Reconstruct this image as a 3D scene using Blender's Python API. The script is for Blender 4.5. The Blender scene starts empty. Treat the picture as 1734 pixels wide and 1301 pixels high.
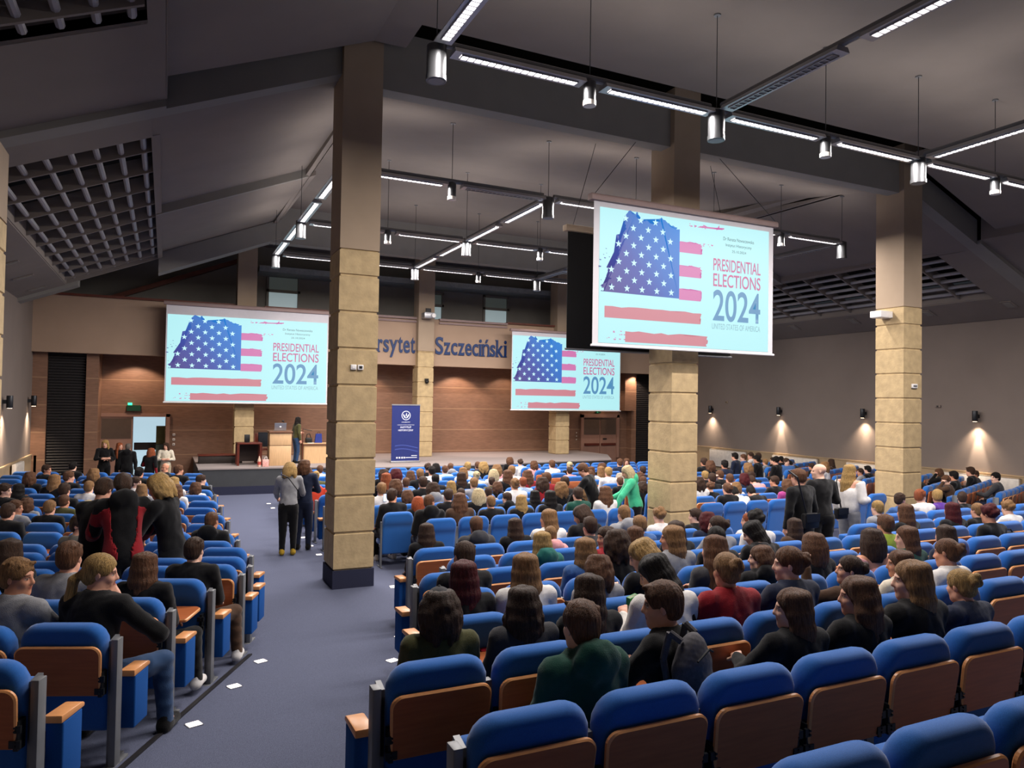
import bpy, bmesh, math, random
import numpy as np
from mathutils import Vector, Matrix, Euler
S = bpy.context.scene
COL = S.collection
PI = math.pi
rnd = random.Random(7)

# ------------------------------------------------------------------ camera, world, exposure
EYE = 2.95
FPX, YAW, PITCH, ROLL = 1239.99, .441642, .0232097, .0162083
_f = Vector((math.sin(YAW)*math.cos(PITCH), math.cos(YAW)*math.cos(PITCH), math.sin(PITCH)))
_r0 = Vector((math.cos(YAW), -math.sin(YAW), 0)); _u0 = _r0.cross(_f)
_r = _r0*math.cos(ROLL)+_u0*math.sin(ROLL); _u = -_r0*math.sin(ROLL)+_u0*math.cos(ROLL)
cd = bpy.data.cameras.new('camera'); cam = bpy.data.objects.new('camera', cd); COL.objects.link(cam)
cam.matrix_world = Matrix(((_r.x, _u.x, -_f.x, 0), (_r.y, _u.y, -_f.y, 0), (_r.z, _u.z, -_f.z, EYE), (0, 0, 0, 1)))
cd.sensor_width = 36; cd.lens = 36*FPX/1734; cd.clip_start = .05; cd.clip_end = 200
S.camera = cam
w = bpy.data.worlds.new('world'); S.world = w; w.use_nodes = True
w.node_tree.nodes['Background'].inputs[0].default_value = (.75, .85, 1, 1)
w.node_tree.nodes['Background'].inputs[1].default_value = .02
S.view_settings.view_transform = 'Standard'; S.view_settings.look = 'None'
S.view_settings.gamma = 1; S.view_settings.exposure = 0.0
S.cycles.use_denoising = True
S.cycles.max_bounces = 6; S.cycles.diffuse_bounces = 4
LAMP_W = 132.0      # watts of one ceiling luminaire
SCREEN_E = .95     # projected picture

def ray(px, py):
    return _f+_r*((px-867)/FPX)-_u*((py-650.5)/FPX)
def at_y(px, py, y):
    d = ray(px, py); return Vector((0, 0, EYE))+d*(y/d.y)
def at_z(px, py, z):
    d = ray(px, py); return Vector((0, 0, EYE))+d*((z-EYE)/d.z)
SLOPE, Y0 = .082, 11.3
def floor_z(y):
    return max(0., SLOPE*(Y0-y))
def at_floor(px, py, h=0.):          # point h above the sloping floor
    d = ray(px, py); lo, hi = .5, 60
    for _ in range(50):
        m = (lo+hi)/2
        if EYE+d.z*m/d.y-floor_z(m)-h > 0: lo = m
        else: hi = m
    return Vector((0, 0, EYE))+d*(lo/d.y)

# ------------------------------------------------------------------ materials
MATS = {}
def srgb(c):
    if isinstance(c, str):
        c = tuple(int(c[i:i+2], 16)/255 for i in (0, 2, 4))
    return tuple(x/12.92 if x <= .04045 else ((x+.055)/1.055)**2.4 for x in c)+(1,)
def mat(name, col, rough=.6, var=.12, scale=8, bump=0, bscale=60, metal=0, spec=.4, stretch=None, sheen=0):
    if name in MATS: return MATS[name]
    m = bpy.data.materials.new(name); m.use_nodes = True; MATS[name] = m
    nt = m.node_tree; b = nt.nodes['Principled BSDF']; L = nt.links.new
    c = srgb(col)
    b.inputs['Roughness'].default_value = rough; b.inputs['Metallic'].default_value = metal
    b.inputs['Specular IOR Level'].default_value = spec
    if sheen: b.inputs['Sheen Weight'].default_value = sheen
    tc = nt.nodes.new('ShaderNodeTexCoord'); mp = nt.nodes.new('ShaderNodeMapping')
    L(tc.outputs['Object'], mp.inputs[0])
    if stretch: mp.inputs['Scale'].default_value = stretch
    n = nt.nodes.new('ShaderNodeTexNoise'); n.inputs['Scale'].default_value = scale; n.inputs['Detail'].default_value = 4
    L(mp.outputs[0], n.inputs[0])
    r = nt.nodes.new('ShaderNodeValToRGB'); L(n.outputs[0], r.inputs[0])
    r.color_ramp.elements[0].position = .3; r.color_ramp.elements[1].position = .7
    r.color_ramp.elements[0].color = tuple(x*(1-var) for x in c[:3])+(1,)
    r.color_ramp.elements[1].color = tuple(min(1, x*(1+var)) for x in c[:3])+(1,)
    L(r.outputs[0], b.inputs['Base Color'])
    if bump:
        n2 = nt.nodes.new('ShaderNodeTexNoise'); n2.inputs['Scale'].default_value = bscale; n2.inputs['Detail'].default_value = 3
        L(mp.outputs[0], n2.inputs[0])
        bp = nt.nodes.new('ShaderNodeBump'); bp.inputs['Strength'].default_value = bump; bp.inputs['Distance'].default_value = .02
        L(n2.outputs[0], bp.inputs['Height']); L(bp.outputs[0], b.inputs['Normal'])
    return m
def skin_mat(name, col):
    m = mat(name, col, .5, .06, 20, spec=.35); nt = m.node_tree; b = nt.nodes['Principled BSDF']; L = nt.links.new
    src = b.inputs['Base Color'].links[0].from_socket; a = nt.nodes.new('ShaderNodeAttribute'); a.attribute_name = 'features'
    mx = nt.nodes.new('ShaderNodeMix'); mx.data_type = 'RGBA'; L(a.outputs['Alpha'], mx.inputs[0]); L(src, mx.inputs[6]); L(a.outputs['Color'], mx.inputs[7]); L(mx.outputs[2], b.inputs['Base Color'])
    b.inputs['Subsurface Weight'].default_value = .08; b.inputs['Subsurface Radius'].default_value = (.01, .004, .002)
    return m
def emit(name, col, s):
    if name in MATS: return MATS[name]
    m = bpy.data.materials.new(name); m.use_nodes = True; MATS[name] = m
    b = m.node_tree.nodes['Principled BSDF']
    b.inputs['Base Color'].default_value = srgb(col); b.inputs['Emission Color'].default_value = srgb(col)
    b.inputs['Emission Strength'].default_value = s; b.inputs['Roughness'].default_value = .5
    return m
def panel_mat(name, col, line, pitch, rough=.45):
    # veneer wall: horizontal boards with a thin joint line every `pitch` metres
    m = mat(name, col, rough, .16, 3, stretch=(1.2, 1.2, 9))
    nt = m.node_tree; b = nt.nodes['Principled BSDF']; L = nt.links.new
    src = b.inputs['Base Color'].links[0].from_socket
    tc = nt.nodes.new('ShaderNodeTexCoord'); sp = nt.nodes.new('ShaderNodeSeparateXYZ'); L(tc.outputs['Object'], sp.inputs[0])
    md = nt.nodes.new('ShaderNodeMath'); md.operation = 'MODULO'; md.inputs[1].default_value = pitch; L(sp.outputs[2], md.inputs[0])
    lt = nt.nodes.new('ShaderNodeMath'); lt.operation = 'LESS_THAN'; lt.inputs[1].default_value = .035; L(md.outputs[0], lt.inputs[0])
    mx = nt.nodes.new('ShaderNodeMix'); mx.data_type = 'RGBA'; L(lt.outputs[0], mx.inputs[0]); L(src, mx.inputs[6])
    mx.inputs[7].default_value = srgb(line); L(mx.outputs[2], b.inputs['Base Color'])
    return m
M = dict(
 carpet=mat('blue_grey_carpet', '5e6378', .95, .25, 140, .5, 300, spec=.1),
 ceil=mat('painted_ceiling', '7d756f', .9, .04, 1.5, spec=.1), ceild=mat('grey_ceiling_beam', '84817c', .9, .04, 2, spec=.1),
 void=mat('void_painted_unlit', '14110f', .95, .1), wall=mat('painted_wall', '7e736c', .9, .04, 1.2, spec=.1),  # void: near-black colour stands in for the unlit space
 dado=mat('beige_dado', 'a08a6c', .8, .08, 3), fascia=mat('cream_fascia', 'a58c77', .85, .04, 1.5),
 stone=mat('limestone', 'b19b75', .85, .14, 6, .25, 25), plaster=mat('pillar_plaster', '9c8a76', .9, .05, 2),
 plinth=mat('dark_blue_plinth', '23263c', .9, .2, 120), wood=panel_mat('veneer_wall', '80604d', '9a7a60', .86),
 redwood=mat('red_brown_trim', '5e2f22', .5, .15, 5), rail=mat('pinkish_ledge', '8f7a76', .6, .05),
 door=mat('door_veneer', '9c7766', .45, .12, 2, stretch=(1, 1, .3)), doorp=mat('door_panel_dark', '5b4a3e', .5, .06),
 black=mat('black_plastic', '0d0d0f', .5, .2), steel=mat('brushed_steel', '9a9ba0', .35, .1, 30, metal=.9),
 grey=mat('grey_metal', '77797c', .45, .06, metal=.3), can=mat('downlight_metal', '5b5d60', .38, .06, metal=.7), alu=mat('satin_aluminium', 'a6a7ab', .35, .05, metal=.7),
 dsteel=mat('dark_steel', '34363a', .4, .1, metal=.6), white=mat('white_plastic', 'e6e4e2', .5, .03),
 blue=mat('blue_upholstery', '2260ac', .9, .14, 260, .15, 500, spec=.15, sheen=.3), dblue=mat('blue_shell', '1b4f94', .9, .14, 260, spec=.15),
 tablet=mat('cherry_laminate', 'b0643a', .38, .12, 7, stretch=(.6, 6, 6)), edge=mat('bullnose_wood', 'dd9a62', .35, .12, 12),
 beech=mat('light_beech', 'c8a47a', .45, .1, 6, stretch=(6, 6, .6)), mahog=mat('mahogany', '5a2417', .4, .15, 8),
 stagetop=mat('stage_carpet', '8d8380', .9, .08, 60), stagefront=mat('stage_front', '3b3d40', .85, .06, 4),
 banner=mat('banner_blue', '1a2766', .55, .03), navy=mat('letter_navy', '0f2f60', .4, .05),
 grille=mat('grille_tube', '8d8b90', .5, .04), screenb=mat('black_screen_back', '050506', .9, .1), screenw=mat('screen_border', 'c9c7cc', .8, .02),
)

# ------------------------------------------------------------------ mesh helpers
def link(name, me, m=None, parent=None, loc=None):
    o = bpy.data.objects.new(name, me); COL.objects.link(o)
    if m is not None and me is not None and len(me.materials) == 0:
        for mm in (m if isinstance(m, (list, tuple)) else [m]): me.materials.append(mm)
    if parent: o.parent = parent
    if loc is not None: o.location = loc
    return o
class MB:
    """collects shapes into one mesh"""
    def __init__(s): s.v = []; s.f = []; s.mi = []; s.cur = 0
    def add(s, vs, fs):
        n = len(s.v); s.v += [tuple(v) for v in vs]; s.f += [tuple(n+i for i in f) for f in fs]; s.mi += [s.cur]*len(fs); return s
    def box(s, x0, x1, y0, y1, z0, z1):
        return s.add([(x, y, z) for z in (z0, z1) for y in (y0, y1) for x in (x0, x1)],
                     [(0, 2, 3, 1), (4, 5, 7, 6), (0, 1, 5, 4), (2, 6, 7, 3), (0, 4, 6, 2), (1, 3, 7, 5)])
    def quad(s, a, b, c, d): return s.add([a, b, c, d], [(0, 1, 2, 3)])
    def prism(s, poly, axis, a, b):       # extrude polygon [(u,v)] along axis from a to b
        n = len(poly); P = {'x': lambda u, v, t: (t, u, v), 'y': lambda u, v, t: (u, t, v), 'z': lambda u, v, t: (u, v, t)}[axis]
        vs = [P(u, v, a) for u, v in poly]+[P(u, v, b) for u, v in poly]
        return s.add(vs, [tuple(range(n))[::-1], tuple(range(n, 2*n))]+[(i, (i+1) % n, n+(i+1) % n, n+i) for i in range(n)])
    def tube(s, p, q, r, n=12, r2=None, cap=True):
        p, q = Vector(p), Vector(q); d = (q-p).normalized(); a = d.orthogonal().normalized(); b = d.cross(a); r2 = r if r2 is None else r2
        vs = [p+(a*math.cos(2*PI*i/n)+b*math.sin(2*PI*i/n))*r for i in range(n)]+[q+(a*math.cos(2*PI*i/n)+b*math.sin(2*PI*i/n))*r2 for i in range(n)]
        fs = [(i, (i+1) % n, n+(i+1) % n, n+i) for i in range(n)]
        if cap: fs += [tuple(range(n))[::-1], tuple(range(n, 2*n))]
        return s.add(vs, fs)
    def path(s, pts, r, n=8):
        for p, q in zip(pts, pts[1:]): s.tube(p, q, r, n)
        return s
    def lathe(s, prof, n=20, c=(0, 0, 0)):  # [(radius, z)]
        vs = [(c[0]+r*math.cos(2*PI*i/n), c[1]+r*math.sin(2*PI*i/n), c[2]+z) for r, z in prof for i in range(n)]
        fs = [(k*n+i, k*n+(i+1) % n, (k+1)*n+(i+1) % n, (k+1)*n+i) for k in range(len(prof)-1) for i in range(n)]
        return s.add(vs, fs+[tuple(range(n))[::-1], tuple(range((len(prof)-1)*n, len(prof)*n))])
    def sphere(s, c, r, n=12, sc=(1, 1, 1)):
        pr = [(max(.001, math.sin(PI*k/n))*r, -math.cos(PI*k/n)*r) for k in range(n+1)]
        m = MB().lathe(pr, n*2)
        return s.add([(c[0]+x*sc[0], c[1]+y*sc[1], c[2]+z*sc[2]) for x, y, z in m.v], m.f)
    def mesh(s, name='m', bev=0, seg=2, smooth=False, sharp=True):
        me = bpy.data.meshes.new(name); me.from_pydata(s.v, [], s.f)
        if any(s.mi): me.polygons.foreach_set('material_index', s.mi)
        bm = bmesh.new(); bm.from_mesh(me)
        bmesh.ops.recalc_face_normals(bm, faces=bm.faces)
        if bev:
            es = [e for e in bm.edges if len(e.link_faces) == 2 and e.calc_face_angle(0) > .5]
            bmesh.ops.bevel(bm, geom=es, offset=bev, segments=seg, affect='EDGES', profile=.5, clamp_overlap=True)
        if smooth or bev:
            for f in bm.faces: f.smooth = True
        bm.to_mesh(me); bm.free()
        if (smooth or bev) and sharp:
            try: me.set_sharp_from_angle(angle=math.radians(40))
            except Exception: pass
        return me
    def obj(s, name, m=None, parent=None, loc=None, **k): return link(name, s.mesh(name, **k), m, parent, loc)
def rrect(w, h, r, n=5, cx=0, cy=0, corners=(1, 1, 1, 1)):   # rounded rectangle outline, corners bl br tr tl
    out = []
    for (sx, sy, a), c in zip(((-1, -1, PI), (1, -1, 1.5*PI), (1, 1, 0), (-1, 1, .5*PI)), corners):
        rr = r*c
        for i in range(n+1 if c else 1):
            t = a+PI/2*i/n
            out.append((cx+sx*(w/2-rr)+rr*math.cos(t)*(1 if c else 0), cy+sy*(h/2-rr)+rr*math.sin(t)*(1 if c else 0)))
    return out
def empty(name, loc=(0, 0, 0), rz=0, label=None, cat=None, group=None):
    o = bpy.data.objects.new(name, None); COL.objects.link(o); o.location = loc; o.rotation_euler = (0, 0, rz); o.empty_display_size = .1
    return tag(o, label, cat, group)
def tag(o, label=None, cat=None, group=None, kind=None):
    for k, v in (('label', label), ('category', cat), ('group', group), ('kind', kind)):
        if v: o[k] = v
    return o
def struct(o): o['kind'] = 'structure'; return o
def copy_tree(o, parent=None):
    c = o.copy(); COL.objects.link(c)
    if parent is not None:
        c.parent = parent; c.matrix_parent_inverse = o.matrix_parent_inverse
    for ch in KIDS.get(o.name, ()): copy_tree(ch, c)
    return c
KIDS = {}
def own(o):   # remember children once so copying does not search the whole scene
    KIDS[o.name] = list(o.children)
    for c in o.children: own(c)
    return o
def ordinal(n):
    w = 'zeroth first second third fourth fifth sixth seventh eighth ninth tenth eleventh twelfth thirteenth fourteenth fifteenth sixteenth seventeenth eighteenth nineteenth twentieth'.split()
    return w[n] if n < len(w) else str(n)+'th'
def lamp(name, kind, loc, power, col=(1, .95, .9), **k):
    d = bpy.data.lights.new(name, kind); d.energy = power; d.color = col
    for a, v in k.items(): setattr(d, a, v)
    o = bpy.data.objects.new(name, d); COL.objects.link(o); o.location = loc
    return o
# ================================================================== the hall
XL, XR, YB, YF = -3.75, 22., 28.3, -3.
PX = [-2.68, 2.4, 8.8, 15.4]      # pillar line (near faces)
def mirror(x): return 18.2-x
# floor: one sheet, flat to the crossway then a ramp up to the back
m = MB(); ys = [YB+.3, Y0+.05, Y0-.1, 0, YF]
for a, b in zip(ys, ys[1:]):
    m.quad((XL-.3, a, floor_z(a)), (XR+.3, a, floor_z(a)), (XR+.3, b, floor_z(b)), (XL-.3, b, floor_z(b)))
struct(m.obj('floor', M['carpet']))
# side walls with beige dado and a thin cap
for side, x, s in (('left', XL, -1), ('right', XR, 1)):
    a, b = sorted((x, x+s*.25))
    struct(MB().box(a, b, YF, YB, 1.02, 6.3).obj('wall_'+side, M['wall']))
    a, b = sorted((x-s*.04, x+s*.25))
    struct(MB().box(a, b, YF, YB, -.05, 1.02).obj('baseboard_'+side, M['dado']))
    a, b = sorted((x-s*.06, x))
    struct(MB().box(a, b, YF, YB, 1.02, 1.06).obj('trim_%d' % (1 if s < 0 else 2), M['dado']))
struct(MB().box(XL-.3, XR+.3, YF-.3, YF, 0, 9).obj('wall_back', M['wall']))
# stage wall: veneer boards below the fascia, dark attic wall above with windows
def wall_with_holes(x0, x1, z0, z1, y, holes, th=.2):
    xs = sorted({x0, x1, *[h[0] for h in holes], *[h[1] for h in holes]}); zs = sorted({z0, z1, *[h[2] for h in holes], *[h[3] for h in holes]})
    m = MB()
    for a, b in zip(xs, xs[1:]):
        for c, d in zip(zs, zs[1:]):
            if any(h[0] <= a and b <= h[1] and h[2] <= c and d <= h[3] for h in holes): continue
            m.box(a, b, y, y+th, c, d)
    return m
struct(wall_with_holes(XL, XR, 0, 4.4, YB, [(-.98, .02, 0, 2.2)]).obj('wall_stage', M['wood']))
WINS = [(3.28, 4.5, 6.15, 7.52), (9.1, 10.25, 6.15, 7.34), (12.0, 13.2, 6.15, 7.4)]
struct(wall_with_holes(XL, XR, 4.4, 9.4, YB+.1, WINS).obj('wall_attic', M['ceild']))
for i, (x0, x1, z0, z1) in enumerate(WINS):
    wr = empty('window_%d' % (i+1), (0, 0, 0)); struct(wr); zm = z0+.55*(z1-z0)
    fr = MB()
    for a in ((x0, x0+.09, z0, z1), (x1-.09, x1, z0, z1), (x0, x1, z0, z0+.09), (x0, x1, z1-.09, z1), (x0, x1, zm-.05, zm+.05)):
        fr.box(a[0], a[1], YB+.02, YB+.2, a[2], a[3])
    fr.obj('window_frame', M['ceild'], wr)
    MB().box(x0+.09, x1-.09, YB+.12, YB+.14, z0+.09, zm-.05).obj('pane', emit('pane_day', 'a9bcc0', .42), wr)
    MB().box(x0+.09, x1-.09, YB+.12, YB+.14, zm+.05, z1-.09).obj('pane', emit('pane_blind', '67706c', .16), wr)
# fascia over the stage with its ledge
struct(MB().box(XL, XR, 26.6, 26.9, 4.24, 6.03).obj('trim_3', M['fascia']))
struct(MB().box(XL, 2.4, 26.5, 27, 6.03, 6.1).box(3.03, 5.2, 26.5, 27, 6.03, 6.1).box(12.3, XR, 26.5, 27, 6.03, 6.1).obj('trim_4', M['redwood']))
m = MB()
for a, b in ((5.2, 8.8), (9.43, 12.3)): m.box(a, b, 26.5, 27, 5.98, 6.06).box(a, b, 26.54, 27, 5.86, 5.93)
struct(m.obj('trim_5', M['rail']))
struct(MB().box(XL, XR, 26.9, YB+.1, 4.3, 4.4).obj('ceiling_stage_soffit', M['wood']))
# pilasters framing the stage wall
for i, (a, b) in enumerate(((XL, -3.36), (-2.3, -1.95), (21.3, XR))):
    struct(MB().box(a, b, 26.9, YB, 0, 4.3).obj('pilaster', M['wood']))
struct(MB().box(19.25, 19.5, 27.9, YB, 0, 4.3).obj('pilaster', M['wood']))
struct(MB().box(18.75, 19.3, 27.7, YB, 2.6, 4.3).obj('pilaster', M['wood']))
# pillars: limestone courses with recessed joints, plaster above, dark plinth
def pillar(x, y, z0, wd, dp, course, stone_top, top, plinth=.28, first=None):
    root = empty('pillar', (x, y, z0)); struct(root)
    def ring(z, e): return [(-e, -e, z), (wd+e, -e, z), (wd+e, dp+e, z), (-e, dp+e, z)]
    levels = []; z = plinth
    zs = [z]; n = z+(first or course)
    while n < stone_top-z0-.05: zs.append(n); n += course
    zs.append(stone_top-z0)
    for a, b in zip(zs, zs[1:]):
        levels += [(a, -.022), (a+.014, -.022), (a+.026, 0), (b-.026, 0), (b-.014, -.022), (b, -.022)]
    vs = []; fs = []
    for k, (zz, e) in enumerate(levels):
        vs += ring(zz, e)
        if k: fs += [((k-1)*4+i, (k-1)*4+(i+1) % 4, k*4+(i+1) % 4, k*4+i) for i in range(4)]
    fs += [(3, 2, 1, 0), tuple(len(vs)-4+i for i in range(4))]
    MB().add(vs, fs).obj('stone_courses', M['stone'], root)
    MB().box(-.0, wd, 0, dp, stone_top-z0, top-z0).obj('plaster_shaft', M['plaster'], root)
    if plinth: MB().box(-.01, wd+.01, -.01, dp+.01, 0, plinth).obj('plinth', M['plinth'], root)
    return root
for x in PX:
    pillar(x, 11.42, 0, .63, .74, .575, 5.3, 9.1)
for x in (2.12, 8.52, 14.45):
    pillar(x, 26.3, .8, .62, .62, .56, 4.78, 9.1, plinth=0)
# stage
stg = [(.9, 23.5), (3.6, 23.4), (6.0, 22.5), (10.1, 22.6), (15.25, 23.5), (17., 28.28), (-1.2+.9, 28.28)]
stg = [(.95, 23.5), (3.6, 23.4), (6.0, 22.75), (8., 22.6), (10.1, 22.75), (12.6, 23.2), (15.3, 23.5), (16.6, 25.8), (16.6, YB-.01), (.95, YB-.01)]
st = struct(empty('stage_platform'))
m = MB().prism(stg, 'z', .02, .76); m.obj('stage_body', M['stagefront'], st)
cx, cy = 8.2, 26
MB().prism([(x+(x-cx)*.004, y+(y-cy)*.008 if y < 28 else y) for x, y in stg], 'z', .76, .8).obj('stage_deck', M['stagetop'], st)
m = MB(); front = stg[:8]
for (a, b), (c, d) in zip(front, front[1:]):
    m.prism([(a, b-.012), (c, d-.012), (c, d), (a, b)], 'z', .0, .25)
m.obj('stage_plinth', M['plinth'], st)
# louvred black panels either side of the stage
for x0, x1, yl, lab in ((-3.36, -2.3, 27.0, 'tall black louvred panel between brown veneer pilasters by the radiators'), (19.5, 21.3, 27.95, 'tall black louvred panel beyond the closed double door')):
    r = empty('louvre_panel', (x0, yl, 0), label=lab, cat='wall panel')
    fr = MB().box(0, x1-x0, .06, .1, 0, 4.24); fr.obj('backing', M['black'], r)
    m = MB()
    for k in range(47):
        z = .05+k*.088; m.prism([(0., z), (.05, z+.05), (.05, z+.07), (0., z+.02)], 'x', .02, x1-x0-.02)
    m.obj('slats', mat('louvre_slat', '2c2a2b', .4, .05), r)
# doors
d = struct(empty('door_1', (0, YB, 0)))
m = MB()
for a in ((-2.12, -2.0, 0, 2.3), (.04, .16, 0, 2.3), (-2.12, .16, 2.2, 2.32)): m.box(a[0], a[1], -.08, .05, a[2], a[3])
m.obj('door_frame', M['door'], d)
MB().box(-2.0, -1.0, -.04, 0., .0, 2.2).obj('door_leaf', M['door'], d)
MB().box(-1.93, -1.03, -.05, -.03, 1.45, 2.14).obj('door_panel', M['doorp'], d)
MB().box(-1.15, -1.07, -.09, -.04, 1.0, 1.04).obj('door_handle', M['steel'], d)
# bright room seen through the open leaf; its wall glows in place of daylight
m = MB().box(-1.6, .6, YB+2.2, YB+2.3, 0, 3.2); struct(m.obj('wall_lobby', emit('lobby_wall_glow', 'bfdcea', .85)))
struct(MB().box(-1.0, .03, YB+1.9, YB+2.0, .93, 1.2).obj('window_lobby_transom', mat('transom', '6d5a58', .6)))
struct(MB().box(-.27, .5, YB+.9, YB+.96, 1.2, 1.85).obj('lobby_board', mat('olive_board', '8c8354', .8)))
struct(MB().box(-.27, .5, YB+.9, YB+.96, 0.0, 1.17).obj('lobby_counter', mat('lobby_counter_green', '8d9a86', .8)))
d = struct(empty('door_2', (0, YB, .45)))
m = MB()
for a in ((16.78, 16.92, 0, 1.95), (18.66, 18.8, 0, 1.95), (16.78, 18.8, 1.82, 1.98)): m.box(a[0], a[1], -.1, .02, a[2], a[3])
m.obj('door_frame', M['door'], d)
for a, b in ((16.92, 17.78), (17.8, 18.66)):
    MB().box(a, b, -.05, 0, -.45, 1.82).obj('door_leaf', M['door'], d)
    MB().box(a+.02, b-.02, -.06, -.04, 1.05, 1.78).obj('door_panel', M['doorp'], d)
    MB().box(a+.06, b-.06, -.13, -.05, .56, .66).obj('push_bar', M['mahog'], d)
MB().box(17.95, 18.15, -.07, -.04, .82, .88).obj('door_handle', M['black'], d)

# ------------------------------------------------------------------ ceilings
def P0(x): return 7.92+.409*(min(x, mirror(x))-2.01)          # underside of the sloping aisle ceilings
YC, YD, YE = 11.55, 18.2, 24.0
GX0, GX1 = -2.62, -.28
def slab(m, x0, x1, y0, y1, f0, f1=None, th=.12):   # sloping slab whose underside is f(x) (+rise)
    f1 = f1 or f0
    b = [(x0, y0, f0(x0)), (x1, y0, f0(x1)), (x1, y1, f1(x1)), (x0, y1, f1(x0))]
    m.add(b+[(p[0], p[1], p[2]+th) for p in b], [(0, 1, 2, 3), (7, 6, 5, 4), (0, 4, 5, 1), (1, 5, 6, 2), (2, 6, 7, 3), (3, 7, 4, 0)])
def near_c(x): return min(8.5, P0(x)+.29)
for side in (0, 1):
    def X(a, b): return (a, b) if side == 0 else (mirror(b), mirror(a))
    m = MB()
    # rear half of the hall
    slab(m, *X(-.09, 2.79), YF, 11.1, near_c); slab(m, *X(2.79, 3.3), YF, 11.1, near_c); slab(m, *X(GX0, -.09), 8.95, 11.45, lambda x: P0(x)+.1); slab(m, *X(XL, GX0), YF, 11.45, lambda x: P0(x)+.1)
    slab(m, *X(-.28, -.09), YF, 8.95, lambda x: P0(x)+.1)
    # the lowered box side and the end of its opening
    a = X(-.1, -.08); slab(m, *a, YF, 11.45, lambda x: P0(x)+.1, th=.6)
    a = X(GX0, -.28); slab(m, *a, 8.95, 9.05, lambda x: P0(x)+.1, th=1.0)
    # front half
    r = lambda k: (lambda x: P0(x)+k)
    a = X(GX1, 3.2); slab(m, *a, YC+.3, YD, r(.0), r(.2)); slab(m, *a, YD, YE, r(.0), r(.2))
    slab(m, *X(XL, GX0), YC+.3, YE, r(0)); slab(m, *X(GX0, GX1), YC+.3, 12.7, r(0))
    a = X(GX1-.02, GX1+.1); slab(m, *a, 12.7, YE, r(.02), th=.75)      # upstand round the opening
    a = X(GX0-.1, GX0+.02); slab(m, *a, 12.7, YE, r(.02), th=.5)
    a = X(GX0, GX1); slab(m, *a, 12.62, 12.72, r(.02), th=.8); slab(m, *a, YE-.02, YE+.1, r(.02), th=.4)
    struct(m.obj('ceiling_aisle_left' if side == 0 else 'ceiling_aisle_right', M['ceil']))
    m = MB()     # downstand beams crossing the aisles
    a = X(-.09, 2.4); slab(m, *a, YC, YC+.3, r(0), th=.62)
    a = X(XL, -.09); slab(m, *a, YC-.1, YC+.3, r(0), th=.1)
    a = X(GX1, 3.0); slab(m, *a, YD-.06, YD+.05, r(0), th=.22)
    a = X(GX1, 3.2); slab(m, *a, YE, YE+.6, r(-.42), th=.6)
    a = X(XL, GX0+.3); slab(m, *a, YE, YE+.5, r(-.1), th=.3)
    struct(m.obj('ceiling_beam_left' if side == 0 else 'ceiling_beam_right', M['ceild']))
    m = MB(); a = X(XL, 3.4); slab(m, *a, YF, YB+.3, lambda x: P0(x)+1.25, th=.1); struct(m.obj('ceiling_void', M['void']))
    # egg-crate grilles hung in the openings
    for ya, yb, nb, lab in ((12.75, 23.95, 7, 'over the front seats'), (-1, 8.9, 7, 'over the rear seats')):
        g = empty('ceiling_grille', (0, 0, 0), label='grey egg-crate ceiling grille by the %s wall, %s' % ('radiator' if side == 0 else 'long sconce', lab), cat='ceiling grille')
        n = nb
        for k in range(n):
            x = GX0+.2+(GX1-GX0-.35)*k/(n-1); x = x if side == 0 else mirror(x)
            MB().tube((x, ya, P0(x)+.16), (x, yb, P0(x)+.16), .05, 8).obj('tube', M['grille'], g)
        cnt = int((yb-ya)/1.15)
        for k in range(cnt):
            y = ya+(k+.7)*(yb-ya)/cnt; a = X(GX0+.02, GX1-.02); fin = MB(); slab(fin, *a, y, y+.05, r(.07), th=.30); fin.obj('fin', M['ceil'], g)
# nave ceilings
m = MB(); slab(m, 3.3, mirror(3.3), YF, 10.3, lambda x: 8.5)
struct(m.obj('ceiling_nave_rear', M['ceil']))
prof = [(YC+.3, 7.98), (12.4, 8.15), (13.2, 8.29), (15.4, 8.62), (17.7, 8.88), (20, 9.0), (22, 9.05), (24.1, 9.0)]
m = MB()
for (a, za), (b, zb) in zip(prof, prof[1:]): slab(m, 3.0, mirror(3.0), a, b, lambda x: za, lambda x: zb)
struct(m.obj('ceiling_nave_front', M['ceil'], smooth=True))
m = MB().box(3.03, 8.8, YC, YC+.3, 7.97, 8.95).box(9.43, 15.4, YC, YC+.3, 7.97, 8.95); struct(m.obj('ceiling_cross_beam', M['ceild']))
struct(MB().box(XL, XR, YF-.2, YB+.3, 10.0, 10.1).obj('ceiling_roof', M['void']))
struct(MB().box(2.4, mirror(2.4), 9.9, 13.5, 9.6, 9.7).obj('ceiling_recess', M['void']))  # lid painted near black so the gap over the beam reads as unlit
struct(MB().box(2.9, mirror(2.9), 24.1, 24.5, 7.85, 9.1).obj('ceiling_far_beam', M['ceild']))
struct(MB().box(2.9, mirror(2.9), 24.5, YB+.1, 8.5, 8.6).obj('ceiling_far', M['ceil']))
struct(MB().box(2.9, mirror(2.9), 27.2, YB+.1, 7.42, 7.62).obj('ceiling_attic_lintel', mat('attic_lintel', '8d918d', .9)))
for side in (0, 1):     # cheeks closing the nave over the aisle slopes
    x = 3.0 if side == 0 else mirror(3.0)
    m = MB().prism([(YC+.3, P0(x)-.05), (YC+.3, 8.3)]+[(a, z+.1) for a, z in prof[1:]]+[(YE, P0(x)+.1)], 'x', x-.05, x+.05)
    struct(m.obj('ceiling_cheek', M['ceil']))
# timber edge of the dark attic over each aisle
for a in ((XL, 2.4), (mirror(2.4), XR)):
    m = MB(); s0 = a[0] < 5
    slab(m, a[0], a[1], 27.7, 27.9, lambda x: P0(x)-.3, th=.16)
    struct(m.obj('trim_6', M['redwood']))
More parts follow.
